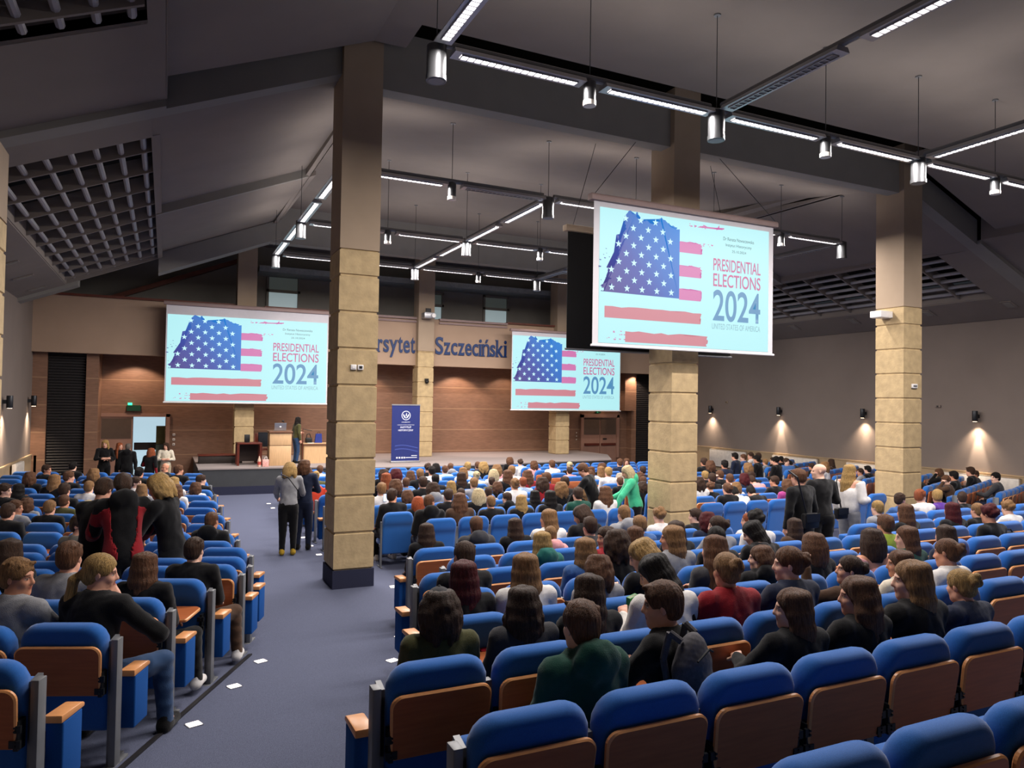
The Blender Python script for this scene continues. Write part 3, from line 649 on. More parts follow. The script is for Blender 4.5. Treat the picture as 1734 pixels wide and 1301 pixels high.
# mahogany side table with dark screen
r = empty('side_table', (2.05, 24.2, DK), 0, 'dark mahogany side table with open front beside the lectern', 'table')
MB().box(0, .74, 0, .6, .66, .71).obj('top', M['mahog'], r, bev=.006)
for x in (0, .67):
    for y in (0, .53): MB().box(x, x+.07, y, y+.07, 0, .66).obj('leg', M['mahog'], r)
MB().box(.07, .67, .5, .52, .1, .66).obj('back_panel', mat('table_back', '241612', .6), r)
r = empty('monitor', (2.28, 24.4, DK+.71), .25, 'small black screen standing on the mahogany side table', 'monitor'); MB().box(0, .17, 0, .03, .02, .25).obj('panel', M['black'], r, bev=.005); MB().box(.03, .14, -.05, .08, 0, .02).obj('foot', M['black'], r)
r = empty('office_chair', (2.9, 25.15, DK), 0, 'wooden chair with a dark coat on it behind the lectern', 'chair')
for x in (-.2, .2):
    for y in (-.2, .2): MB().box(x-.02, x+.02, y-.02, y+.02, 0, .45 if y < 0 else .95).obj('leg', M['mahog'], r)
MB().box(-.22, .22, -.22, .22, .42, .46).obj('seat', M['mahog'], r, bev=.01); MB().box(-.2, .2, .18, .22, .6, .95).obj('backrest', M['mahog'], r, bev=.01)
o = MB().box(-.16, .2, -.03, .03, -.45, .0).box(-.16, .2, .05, .1, -.3, 0).box(-.16, .2, -.03, .1, 0, .02).obj('coat', mat('dark_coat', '10141c', .9), None, (2.95, 25.32, DK+.965), bev=.025); tag(o, 'dark coat hung over the chair behind the lectern', 'coat')
# right-hand desk with bags
r = empty('desk', (4.1, 24.5, DK), 0, 'pale beech desk on the stage beside the standing speaker', 'desk')
MB().box(.04, 1.36, .03, .07, 0, .58).obj('front_panel', M['beech'], r); MB().box(0, 1.4, 0, .7, .58, .64).obj('top', mat('lectern_top', '6b4a36', .4), r, bev=.01)
for x in (.02, 1.34): MB().box(x, x+.04, .05, .66, 0, .58).obj('side_panel', M['beech'], r)
MB().box(0, 1.4, -.005, .4, .64, .66).obj('blotter', M['beech'], r)
r = empty('handbag', (4.3, 24.75, DK+.66), 0, 'black handbag standing on the beech desk', 'bag'); MB().box(-.1, .12, -.06, .06, 0, .17).obj('body', M['black'], r, bev=.03); MB().path([(-.06, 0, .16), (-.05, 0, .28), (.04, 0, .3), (.08, 0, .16)], .012).obj('strap', M['black'], r)
r = empty('paper_bag', (4.62, 24.75, DK+.66), 0, 'dark blue carrier bag on the beech desk', 'bag'); MB().prism([(-.12, 0), (.12, 0), (.1, .3), (-.08, .3)], 'y', -.05, .05).obj('body', mat('bag_blue', '1d2f7c', .6), r); MB().path([(-.04, -.05, .3), (-.03, -.05, .36), (.04, -.05, .36), (.05, -.05, .3)], .006).obj('handle', M['black'], r)
o = MB().box(0, .2, 0, .14, 0, .008).obj('paper_sheet', M['white'], None, (4.25, 24.52, DK+.66)); tag(o, 'white sheets of paper lying at the desk front edge', 'paper')
r = empty('microphone_stand', (4.05, 24.35, DK), 0, 'thin dark microphone stand beside the speaker at the desk', 'microphone stand'); MB().tube((0, 0, .02), (0, 0, 1.15), .012, 8).obj('pole', M['mahog'], r); MB().path([(0, 0, 1.13), (.28, -.05, 1.08)], .01).obj('boom', M['black'], r); MB().lathe([(.14, 0), (.12, .03), (.02, .04)], 16).obj('base', M['black'], r)
r = empty('gift_bag', (2.84, 23.75, DK), 0, 'pink patterned gift bag at the foot of the lectern', 'bag'); MB().box(-.09, .1, -.06, .06, 0, .22).obj('body', mat('gift_pink', 'e0a59c', .6, .3, 30), r, bev=.006); MB().path([(-.04, -.06, .22), (-.02, -.06, .3), (.04, -.06, .3), (.05, -.06, .22)], .006).obj('handle', M['white'], r)
r = empty('bottle', (2.66, 23.75, DK), 0, 'pale bottle with red label beside the pink gift bag', 'bottle'); MB().lathe([(.045, 0), (.05, .03), (.05, .2), (.02, .29), (.018, .36)], 14).obj('glass', mat('bottle_pale', 'd9b9a4', .25), r, smooth=True); MB().lathe([(.052, .06), (.052, .16)], 14).obj('label', mat('bottle_label', 'b5493f', .6), r); MB().lathe([(.021, .33), (.021, .39)], 10).obj('cap', M['mahog'], r)
r = empty('stage_box', (1.0, 25.2, DK), 0, 'low long dark chest on the stage against the veneer wall', 'chest'); MB().box(0, 1.3, 0, .5, 0, .24).obj('body', mat('chest_dark', '2b2421', .6), r, bev=.01); MB().box(-.02, 1.32, -.02, .52, .24, .28).obj('lid', M['mahog'], r, bev=.008)
# ================================================================== auditorium seats
def backrest_mesh(z0=.22, z1=.97, w=.55, n=16):
    zs = [z0+(z1-z0)*k/n for k in range(n+1)]; zs = sorted(set(zs+[z1-.02, z1-.006, z0+.01]))
    rt, rb = .12, .03
    def hx(z):
        h = w/2
        if z > z1-rt: d = (z-(z1-rt))/rt; return h-rt+rt*math.sqrt(max(0, 1-d*d*.999))
        if z < z0+rb: d = (z0+rb-z)/rb; return h-rb+rb*math.sqrt(max(0, 1-d*d*.999))
        return h
    yc = lambda z: -.06-.13*(z-.42)
    def th(z):
        s = min(1, max(0, (z-.70)/.1)); s = s*s*(3-2*s); return .07+.075*s
    vs, fs = [], []; T = [math.radians(d) for d in (-90, -72, -52, -30, 0, 30, 52, 72, 90)]; nz = len(zs); ring = 2*nz
    for t in T:
        ins = .05*(1-math.cos(t))
        for side in (1, -1):
            for z in (zs if side == 1 else zs[::-1]):
                zz = z0+ins*.6+(z-z0)*(z1-z0-ins*1.6)/(z1-z0); x = max(.01, hx(z)-ins*.8)
                vs.append((side*x, yc(zz)+math.sin(t)*th(zz)/2, zz))
    for k in range(len(T)-1):
        for i in range(ring): fs.append((k*ring+i, k*ring+(i+1) % ring, (k+1)*ring+(i+1) % ring, (k+1)*ring+i))
    for k, rev in ((0, 0), (len(T)-1, 1)):
        for i in range(nz-1):
            q = (k*ring+i, k*ring+ring-1-i, k*ring+ring-2-i, k*ring+i+1); fs.append(q if not rev else q[::-1])
    m = MB(); m.add(vs, fs); return m.mesh('backrest', smooth=True, sharp=False)
def tablet_mesh(w=.535, h=.33, t=.03):
    o = [(x*(.955+.045*min(1, (y+h/2)/(h*.6))), y) for x, y in rrect(w, h, .06, 6, corners=(.3, .3, 1, 1))]; m = MB(); n = len(o)
    vs = [(x, y, z) for z, s in ((0, .965), (.008, 1), (t-.008, 1), (t, .965)) for x, y in ((a*s, b*s) for a, b in o)]
    fs = [tuple(range(n))[::-1]]; m.add(vs, [])
    for k in range(3): m.f += [(k*n+i, k*n+(i+1) % n, (k+1)*n+(i+1) % n, (k+1)*n+i) for i in range(n)]
    m.mi += [1]*(3*n); m.f += [tuple(range(n))[::-1], tuple(range(3*n, 4*n))]; m.mi += [0, 0]
    me = m.mesh('tablet'); me.materials.append(M['tablet']); me.materials.append(M['edge']); return me
def rbox(x0, x1, y0, y1, z0, z1, b): return MB().box(x0, x1, y0, y1, z0, z1).mesh('m', bev=b, seg=3)
BACK = backrest_mesh(); TAB = tablet_mesh(.55, .335)
SEATF = rbox(-.25, .25, -.005, .42, .34, .44, .035); SEATU = rbox(-.25, .25, .01, .12, .38, .80, .035)
LEGM = MB().box(-.014, .014, -.10, -.05, 0, .80).box(-.014, .014, -.16, .10, 0, .018).box(-.012, .012, -.10, .02, .36, .40).mesh('leg')
def _br():
    m = MB().box(-.012, .012, -.19, -.12, .50, .66).box(-.03, .03, -.2, -.185, .52, .56).box(-.03, .03, -.2, -.185, .60, .64)
    for z in (.53, .55, .61, .63): m.tube((0, -.206, z), (0, -.19, z), .006, 6)
    return m.mesh('bracket')
BRK = _br()
ARMP = rbox(-.05, .05, .03, .24, .20, .56, .012)
ARMC = MB().prism([(.01, .56), (.26, .56), (.26, .585), (.23, .595), (.01, .605)], 'x', -.052, .052).mesh('armcap', bev=.008)
ENDP = MB().box(-.022, .022, -.14, -.06, 0, .86).box(-.024, .024, -.2, .06, 0, .02).mesh('post', bev=.004)
ENDK = MB().prism([(-.10, .50), (-.02, .60), (-.02, .86), (-.10, .84)], 'x', -.05, -.02).mesh('plate')
for me, mm in ((BACK, M['blue']), (SEATF, M['blue']), (SEATU, M['blue']), (LEGM, M['grey']), (BRK, M['dsteel']), (ARMP, M['dblue']), (ARMC, M['edge']), (ENDP, M['grey']), (ENDK, M['grey'])): me.materials.append(mm)
SEATG = 'blue auditorium seats'
def make_seat(tab, up, end=0, detail=1):
    r = empty('auditorium_seat'); link('backrest', BACK, None, r); link('seat', SEATU if up else SEATF, None, r)
    if tab == 1:
        t = link('writing_tablet', TAB, None, r, (0, -.18, .675)); t.rotation_euler = (PI/2+.13, 0, 0)
    elif tab == 2:
        t = link('writing_tablet', TAB, None, r, (0, -.36, .70)); t.rotation_euler = (.06, 0, 0)
    if detail:
        for s in (-1, 1):
            link('leg', LEGM, None, r, (s*.287, 0, 0))
            if tab: link('hinge_bracket', BRK, None, r, (s*.262, 0, 0))
    if end:
        link('end_post', ENDP, None, r, (end*.325, 0, 0)); p = link('end_plate', ENDK, None, r, (end*.325, 0, 0)); p.scale = (end, 1, 1)
        a = link('armrest', ARMP, None, r, (end*.345, 0, 0)); link('armrest_cap', ARMC, None, a)
    return own(r)
PROTO = {}
def seat_at(x, y, z, rz, tab, up, end, detail, label):
    k = (tab, up, end, detail)
    if k not in PROTO: PROTO[k] = o = make_seat(*k); 
    else: o = copy_tree(PROTO[k])
    o.location = (x, y, z); o.rotation_euler = (0, 0, rz)
    return tag(o, label, 'seat', SEATG)
# every row: block, row number, first seat, direction, how many seats
ROT = math.radians(22)
PIT = .6
SEATS = []      # dict(block,row,i,x,y,rz,tab,end)
def add_row(block, row, x, y, rz, n, ends=(0, 0), tab=1, skip=(), from_right=False):
    for i in range(n):
        if i in skip: continue
        SEATS.append(dict(b=block, r=row, i=i+1, x=x+PIT*i*math.cos(rz), y=y+PIT*i*math.sin(rz), rz=rz, tab=tab, end=ends[0] if i == 0 else (ends[1] if i == n-1 else 0), up=True, who=None))
RC, FC, LB, RB = 'rear centre block', 'front centre block', 'radiator-side block', 'long-wall block'
RC_X = [2.92, 3.0, 2.4, 2.2, 1.9, 1.33, 1.42, .95]
RCY = [8.3-.9*k for k in range(8)]
RC_GAP = {0: (7.3, 10.2), 1: (7.6, 8.5)}
for k, (x, y) in enumerate(zip(RC_X, RCY)):
    n = int((1.85*y+.4-x)/PIT)+1
    g = RC_GAP.get(k)
    skip = [i for i in range(n) if g and g[0] < x+PIT*i < g[1]]
    add_row(RC, k+1, x, y, 0, n, (-1, 0), skip=skip)
for k in range(11):
    y = 11.75+.9*k
    if k == 0:
        add_row(FC, 1, 4.22, y, 0, 7, (0, 0), tab=0); add_row(FC, 1, 10.0, y, 0, 9, (0, 0), tab=0)
        for s in SEATS:
            if s['b'] == FC and s['r'] == 1 and s['x'] > 9: s['i'] += 7
    else:
        add_row(FC, k+1, 3.15, y, 0, 9, (-1, 0), tab=1); add_row(FC, k+1, 9.95, y, 0, 9, (0, 1))
        for s in SEATS:
            if s['b'] == FC and s['r'] == k+1 and s['x'] > 9: s['i'] += 9
SEATS.append(dict(b=FC, r=1, i=17, x=3.25, y=12.05, rz=0, tab=0, end=0, up=True, who=None))
SEATS = [s for s in SEATS if not (s['b'] == FC and s['r'] == 2 and s['i'] == 1)]
# radiator-side block: rows turned towards the stage, counted from the back
LBE = []
for k in range(-2, 18):
    if k <= 3: ex, ey = -.21+.34*k, 5.6+.82*k
    else: ex, ey = .95+.1*(k % 2), 8.0+.9*(k-3)-.25
    LBE.append((k, ex, ey))
for k, ex, ey in LBE:
    x0 = ex-.33*math.cos(ROT); y0 = ey+.33*math.sin(ROT)+.1
    n = int((x0+3.35)/(PIT*math.cos(ROT)))+1
    for i in range(n):
        SEATS.append(dict(b=LB, r=k+3, i=i+1, x=x0-PIT*i*math.cos(ROT), y=y0+PIT*i*math.sin(ROT), rz=-ROT, tab=1, end=1 if i == 0 else 0, up=True, who=None))
for k in range(3, 16):      # long-wall block, mirrored
    ex, ey = mirror(.95+.1*(k % 2)), 8.0+.9*(k-3)-.25
    x0 = ex+.33*math.cos(ROT); y0 = ey+.33*math.sin(ROT)+.1
    for i in range(7):
        x = x0+PIT*i*math.cos(ROT)
        if x < 21.5: SEATS.append(dict(b=RB, r=k-2, i=i+1, x=x, y=y0+PIT*i*math.sin(ROT), rz=ROT, tab=1, end=-1 if i == 0 else 0, up=True, who=None))
def proj(p):
    v = Vector(p)-Vector((0, 0, EYE)); z = v.dot(_f); return 867+FPX*v.dot(_r)/z, 650.5-FPX*v.dot(_u)/z, z
for s in SEATS:
    s['z'] = floor_z(s['y']-.05); s['px'], s['py'], s['d'] = proj((s['x'], s['y']-.1, s['z']+.85))
def hidden_by_pillar(s):
    for x in PX:
        if s['y'] > 12.2 and s['x'] > 0:
            t = 11.42/s['y']; xx = s['x']*t
            if x+.28 < xx < x+.5: return True
    return False
SEATS = [s for s in SEATS if s['d'] > .8 and -90 < s['px'] < 1734+90 and s['py'] < 1301+100 and not hidden_by_pillar(s)
         and not any(px-.45 < s['x'] < px+1.08 and 11.0 < s['y'] < 12.5 for px in PX)]
# ================================================================== people: smooth bodies from blended limbs
def smin(a, b, k):
    h = np.clip(.5+.5*(b-a)/k, 0, 1); return b+(a-b)*h-k*h*(1-h)
class Field:
    def __init__(s, lo, hi, h):
        s.h = h; s.lo = np.array(lo, float); n = np.ceil((np.array(hi)-s.lo)/h).astype(int)+1
        s.ax = [s.lo[i]+h*np.arange(n[i]) for i in range(3)]; s.F = np.full(n, 9., np.float32)
    def blk(s, lo, hi):
        i0 = [max(0, int((lo[k]-s.lo[k])/s.h)) for k in range(3)]; i1 = [min(s.F.shape[k], int((hi[k]-s.lo[k])/s.h)+2) for k in range(3)]
        if any(a >= b for a, b in zip(i0, i1)): return None, None
        sl = tuple(slice(a, b) for a, b in zip(i0, i1))
        return sl, (s.ax[0][sl[0]][:, None, None], s.ax[1][sl[1]][None, :, None], s.ax[2][sl[2]][None, None, :])
    def comb(s, sl, d, k, op='u'):
        d = d.astype(np.float32)
        if op == 'u': s.F[sl] = smin(s.F[sl], d, k)
        else: s.F[sl] = -smin(-s.F[sl], d, k)        # cut d away
    def cap(s, p, q, r0, r1=None, k=.02, op='u', grow=0):
        r1 = r0 if r1 is None else r1; r0 += grow; r1 += grow; p = np.array(p, float); q = np.array(q, float); R_ = max(r0, r1)+k+.01
        sl, g = s.blk(np.minimum(p, q)-R_, np.maximum(p, q)+R_)
        if sl is None: return
        d = q-p; L2 = max(1e-9, d@d)
        t = np.clip(((g[0]-p[0])*d[0]+(g[1]-p[1])*d[1]+(g[2]-p[2])*d[2])/L2, 0, 1)
        D = np.sqrt((g[0]-p[0]-t*d[0])**2+(g[1]-p[1]-t*d[1])**2+(g[2]-p[2]-t*d[2])**2)-(r0+(r1-r0)*t)
        s.comb(sl, D, k, op)
    def ell(s, c, r, R_=None, k=.02, op='u', grow=0):
        c = np.array(c, float); r = np.array(r, float)+grow; m = max(r)+k+.01
        sl, g = s.blk(c-m, c+m)
        if sl is None: return
        x, y, z = g[0]-c[0], g[1]-c[1], g[2]-c[2]
        if R_ is not None:
            R_ = np.array(R_); x, y, z = (R_[0, 0]*x+R_[1, 0]*y+R_[2, 0]*z), (R_[0, 1]*x+R_[1, 1]*y+R_[2, 1]*z), (R_[0, 2]*x+R_[1, 2]*y+R_[2, 2]*z)
        q0 = np.sqrt((x/r[0])**2+(y/r[1])**2+(z/r[2])**2); q1 = np.sqrt((x/r[0]**2)**2+(y/r[1]**2)**2+(z/r[2]**2)**2)
        s.comb(sl, q0*(q0-1)/np.maximum(q1, 1e-6), k, op)
    def wrinkle(s, amp, freq, seed=0):
        rr = np.random.RandomState(seed); X, Y, Z = np.ix_(*s.ax); out = 0
        for i in range(5):
            v = rr.normal(size=3)*freq*(1+.5*i); out = out+np.sin(v[0]*X+v[1]*Y+v[2]*Z+rr.uniform(0, 6)+1.5*np.sin(.5*v[1]*X-.5*v[0]*Z+i))/(1+.4*i)
        s.F += (amp*out/3).astype(np.float32)
    def mesh(s, name, m=None):
        F = s.F; I = F < 0
        F = F.copy(); 
        cnt = np.zeros(tuple(n-1 for n in F.shape), np.float32); P = np.zeros(cnt.shape+(3,), np.float32)
        nx, ny, nz = F.shape
        base = [(0, 0, 0), (1, 0, 0), (0, 1, 0), (0, 0, 1)]
        quads = []
        edges = []
        for a in range(3):
            sa = [slice(None)]*3; sb = [slice(None)]*3; sa[a] = slice(0, -1); sb[a] = slice(1, None)
            cr = I[tuple(sa)] != I[tuple(sb)]; idx = np.argwhere(cr)
            if len(idx) == 0: continue
            fa = F[tuple(sa)][cr]; fb = F[tuple(sb)][cr]; t = fa/(fa-fb)
            pos = idx.astype(np.float32); pos[:, a] += t; u, v = [(1, 2), (2, 0), (0, 1)][a]
            cells = []
            ok = np.ones(len(idx), bool)
            for du, dv in ((0, 0), (-1, 0), (-1, -1), (0, -1)):
                c = idx.copy(); c[:, u] += du; c[:, v] += dv; ok &= (c >= 0).all(1) & (c[:, 0] < nx-1) & (c[:, 1] < ny-1) & (c[:, 2] < nz-1); cells.append(c)
            for c in cells:
                c = c[ok]; np.add.at(cnt, (c[:, 0], c[:, 1], c[:, 2]), 1); np.add.at(P, (c[:, 0], c[:, 1], c[:, 2]), pos[ok])
            edges.append((ok, cells, I[tuple(sa)][cr]))
        used = cnt > 0; ids = np.full(cnt.shape, -1, np.int64); ids[used] = np.arange(used.sum())
        V = P[used]/cnt[used][:, None]*s.h+s.lo
        for ok, cells, ins in edges:
            q = np.stack([ids[c[ok][:, 0], c[ok][:, 1], c[ok][:, 2]] for c in cells], 1); fl = ins[ok]; q[~fl] = q[~fl][:, ::-1]; quads.append(q)
        Q = np.concatenate(quads)
        me = bpy.data.meshes.new(name); me.vertices.add(len(V)); me.vertices.foreach_set('co', V.astype(np.float32).ravel())
        me.loops.add(Q.size); me.loops.foreach_set('vertex_index', Q.astype(np.int32).ravel())
        me.polygons.add(len(Q)); me.polygons.foreach_set('loop_start', np.arange(0, Q.size, 4, dtype=np.int32)); me.polygons.foreach_set('loop_total', np.full(len(Q), 4, np.int32))
        me.update(calc_edges=True); me.polygons.foreach_set('use_smooth', np.ones(len(Q), bool)); me.validate()
        me.materials.append(m)
        return me
def rotm(yaw=0, pitch=0, roll=0):      # degrees: + yaw turns to the figure's left, - pitch bows the head
    return np.array(Euler((math.radians(pitch), math.radians(roll), 0)).to_matrix().to_4x4())[:3, :3] if not yaw else np.array(Matrix.Rotation(math.radians(yaw), 3, 'Z') @ Euler((math.radians(pitch), math.radians(roll), 0)).to_matrix())
A3 = lambda *a: np.array(a, float)
HS = .93     # head scale
def head_prims(F, C, R, face=True):
    T = lambda *p: C+R@(A3(*p)*HS)
    F.ell(T(0, -.012, .035), A3(.076, .096, .09)*HS, R, .01); F.ell(T(0, .03, -.045), A3(.06, .068, .083)*HS, R, .03)
    F.cap(T(-.035, .02, -.085), T(0, .066, -.105), .03*HS, .02*HS, .03); F.cap(T(.035, .02, -.085), T(0, .066, -.105), .03*HS, .02*HS, .03)
    F.ell(T(0, .074, .024), A3(.05, .018, .012)*HS, R, .02)
    for s in (-1, 1):
        F.ell(T(s*.035, .062, -.032), A3(.025, .025, .025)*HS, R, .02)
        F.ell(T(s*.031, .1, .0), A3(.02, .018, .012)*HS, R, .012, 's')
        F.ell(T(s*.031, .078, .0), A3(.013, .013, .012)*HS, R, .004)
        F.ell(T(s*.079, -.008, -.008), A3(.01, .02, .033)*HS, R @ rotm(s*-20), .006)
    F.cap(T(0, .09, .012), T(0, .11, -.03), .008*HS, .013*HS, .012); F.ell(T(0, .098, -.035), A3(.02, .012, .01)*HS, R, .01)
    F.ell(T(0, .089, -.06), A3(.023, .012, .007)*HS, R, .008); F.ell(T(0, .087, -.072), A3(.02, .012, .008)*HS, R, .008)
def hand_prims(F, w, d, n, side, curl=.5, fat=0):
    # w wrist, d pointing direction, n back-of-hand normal; five fingers of their own length
    d = d/np.linalg.norm(d); n = n-d*(n@d); n = n/np.linalg.norm(n); x = np.cross(d, n)*side
    F.cap(w, w+d*.04, .025, .03, .015)
    for o in (-.025, -.008, .009, .025): F.cap(w+d*.03+x*o*.8, w+d*.085+x*o, .014, .0125, .012)
    for o, L in ((-.028, .075), (-.009, .085), (.01, .078), (.029, .06)):
        p = w+d*.085+x*o; a = curl
        for sgm in range(3):
            dd = d*math.cos(a)-n*math.sin(a); q = p+dd*L*(.45, .32, .25)[sgm]; F.cap(p, q, .0105-.001*sgm+fat, .0095-.001*sgm+fat, .004); p = q; a += curl*.8
    p = w+d*.03-x*.03; q = p+(d*.6-x*.75-n*.25)*.04; F.cap(p, q, .014, .012, .01); F.cap(q, q+(d*.9-x*.2-n*.3)*.035, .0115, .009, .006)
POSES = {}
def pose(name, **j):
    """joint table of one figure facing +y, floor at z 0"""
    POSES[name] = j
def seated(name, lean=6, twist=0, yaw=0, pitch=-4, roll=0, hl='lap', hr='lap', legs='fwd', side=0, pel=.51):
    a = math.radians(lean); b = math.radians(side)
    up = A3(math.sin(b), math.sin(a), math.cos(a)*math.cos(b)); up /= np.linalg.norm(up)
    P = A3(0, 0, pel); tw = rotm(twist); rt = tw @ A3(1, 0, 0); fw = tw @ A3(0, 1, 0); fw = fw-up*(fw@up); fw /= np.linalg.norm(fw); rt = np.cross(fw, up)
    neck = P+up*.49; C = neck+up*.145+fw*.02+(A3(0, .06, -.02) if pitch < -25 else 0)
    j = dict(pel=P, chest=P+up*.30+fw*.0, neck=neck, head=C, R=rotm(yaw+twist, pitch, roll), fw=fw, up=up)
    for s, tag_, h in ((-1, 'l', hl), (1, 'r', hr)):
        sh = neck-up*.055+rt*s*.175; j['sh'+tag_] = sh
        if h == 'lap': e = sh+A3(s*.05, .06, -.27); w_ = e+A3(-s*.06, .22, -.06)
        elif h == 'desk': e = sh+A3(s*.07, .17, -.2); w_ = e+A3(-s*.13, .21, .0)
        elif h == 'chin': e = sh+A3(s*.2, .12, -.22); w_ = C+R_of(j)@A3(s*.03, .13, -.15)
        elif h == 'temple': e = sh+A3(s*.08, .22, -.08); w_ = C+R_of(j)@A3(s*.11, .08, -.03)
        elif h == 'up': e = sh+A3(s*.12, .2, -.06); w_ = e+A3(-s*.04, .06, .24)
        elif h == 'phone': e = sh+A3(s*.06, .08, -.26); w_ = e+A3(-s*.1, .2, .12)
        elif h == 'back': e = sh+A3(s*.16, -.08, -.22); w_ = e+A3(s*.1, -.14, .08)
        j['e'+tag_] = e; j['w'+tag_] = w_; d = w_-e; j['h'+tag_] = (d, A3(s*.5, -.2, .8), .55)
        if h == 'temple': j['h'+tag_] = (C-w_+A3(0, -.02, .08), A3(s*.9, .2, 0), .25)
        if h == 'chin': j['h'+tag_] = (A3(-s*.5, .2, .5), A3(0, .8, -.2), 1.0)
        hip = P+rt*s*.095+A3(0, 0, -.03); kn = hip+A3(s*.05, .42, .02)
        an = A3(kn[0]+s*.01, kn[1]-.02+(.0 if legs == 'fwd' else -.15), .09)
        if legs == 'out' and s == 1: kn = hip+A3(.22, .36, 0); an = A3(kn[0]+.04, kn[1]-.02, .09)
        j['hip'+tag_], j['kn'+tag_], j['an'+tag_] = hip, kn, an
    pose(name, **j)
def R_of(j): return j['R']
def standing(name, lean=3, side=0, twist=0, yaw=0, pitch=-5, roll=0, al='down', ar='down', step=0., hipback=0.):
    a = math.radians(lean); b = math.radians(side); P = A3(0, -hipback, .93)
    up = A3(math.sin(b), math.sin(a), math.cos(a)*math.cos(b)); up /= np.linalg.norm(up)
    fw = rotm(twist) @ A3(0, 1, 0); fw = fw-up*(fw@up); fw /= np.linalg.norm(fw); rt = np.cross(fw, up)
    neck = P+up*.53; C = neck+up*.15+fw*.03
    j = dict(pel=P, chest=P+up*.33, neck=neck, head=C, R=rotm(yaw+twist, pitch, roll), fw=fw, up=up)
    for s, tag_, h in ((-1, 'l', al), (1, 'r', ar)):
        sh = neck-up*.055+rt*s*.18; j['sh'+tag_] = sh; F_ = fw; U = A3(0, 0, 1)
        if h == 'down': e = sh+rt*s*.06-U*.28-F_*.02; w_ = e-U*.25+F_*.06
        elif h == 'hip': e = sh+rt*s*.12-U*.26-F_*.06; w_ = e-rt*s*.12-U*.12+F_*.2
        elif h == 'fold': e = sh+rt*s*.08-U*.26+F_*.05; w_ = e-rt*s*.24+U*.02+F_*.14
        elif h == 'fwd': e = sh+rt*s*.06-U*.22+F_*.14; w_ = e+F_*.24-U*.06
        elif h == 'reach': e = sh+rt*s*.1-U*.2+F_*.2; w_ = e+F_*.14-U*.2+rt*s*.02
        elif h == 'carry': e = sh+rt*s*.07-U*.26-F_*.04; w_ = e+F_*.24+U*.0-rt*s*.04
        j['e'+tag_], j['w'+tag_] = e, w_; j['h'+tag_] = (w_-e, rt*s+F_*.2, .45)
        hip = P+A3(s*.09, 0, -.06); st_ = step*s; kn = hip+A3(s*.005, .04+st_*.5, -.42); an = A3(hip[0]+s*.01, kn[1]-.05+st_*.5, .085)
        j['hip'+tag_], j['kn'+tag_], j['an'+tag_] = hip, kn, an
    pose(name, **j)
def bounds(j, pad=.2):
    P = np.array([v for k, v in j.items() if k[:2] in ('pe', 'ch', 'ne', 'he', 'sh', 'kn', 'an', 'hi') or k in ('el', 'er', 'wl', 'wr')])
    lo, hi = P.min(0)-pad, P.max(0)+pad; lo[2] = min(lo[2], 0) if P.min(0)[2] < .3 else lo[2]; return lo, hi
def torso_prims(F, j, g=0, k=.05):
    P, Ch, N, up, fw = j['pel'], j['chest'], j['neck'], j['up'], j['fw']; rt = np.cross(fw, up); B = np.stack([rt, fw, up], 1)
    F.ell(P+up*.02, A3(.155, .115, .13), B, k, grow=g); F.ell(P+up*.17, A3(.135, .1, .16), B, k, grow=g); F.ell(Ch+up*.03, A3(.16, .112, .17), B, k, grow=g)
    F.cap(j['shl']*.9+N*.1, j['shr']*.9+N*.1, .06, k=k, grow=g)
    F.cap(N-up*.07, N+up*.0, .075, .055, k=.05, grow=g)
def arm_prims(F, j, t, g=0, cuff=1.):
    F.cap(j['sh'+t], j['e'+t], .052, .042, .03, grow=g); F.cap(j['e'+t], j['e'+t]+(j['w'+t]-j['e'+t])*cuff, .042, .042-.014*cuff, .015, grow=g)
def leg_prims(F, j, t, g=0):
    F.cap(j['hip'+t], j['kn'+t], .085, .058, .04, grow=g); F.cap(j['kn'+t], j['an'+t], .056, .038, .02, grow=g)
def paint_face(me, j):
    n = len(me.vertices); v = np.zeros(n*3, np.float32); me.vertices.foreach_get('co', v); v = v.reshape(-1, 3)
    L = ((v-j['head']) @ j['R'])/HS; x, y, z = np.abs(L[:, 0]), L[:, 1], L[:, 2]; fr = y > .04
    c = np.zeros((n, 4), np.float32)
    def put(mask, col, a): c[mask] = srgb(col)[:3]+(a,)
    put(fr & ((x/.027)**2+((z+.066)/.0125)**2 < 1) & (y > .07), 'a8584f', .75)
    put(fr & (x > .012) & (x < .052) & (np.abs(z-.024+.12*(x-.03)**2*20) < .0065), '3a2619', .8)
    put(fr & (((x-.031)/.017)**2+(z/.0085)**2 < 1), 'd8cdc4', .8); put(fr & (((x-.031)/.008)**2+(z/.008)**2 < 1), '1c1410', .95)
    put(fr & (((x-.031)/.02)**2+((z-.009)/.003)**2 < 1), '2a1a14', .8)
    a = me.color_attributes.new('features', 'FLOAT_COLOR', 'POINT'); a.data.foreach_set('color', c.ravel()); return me
SKIN = {}
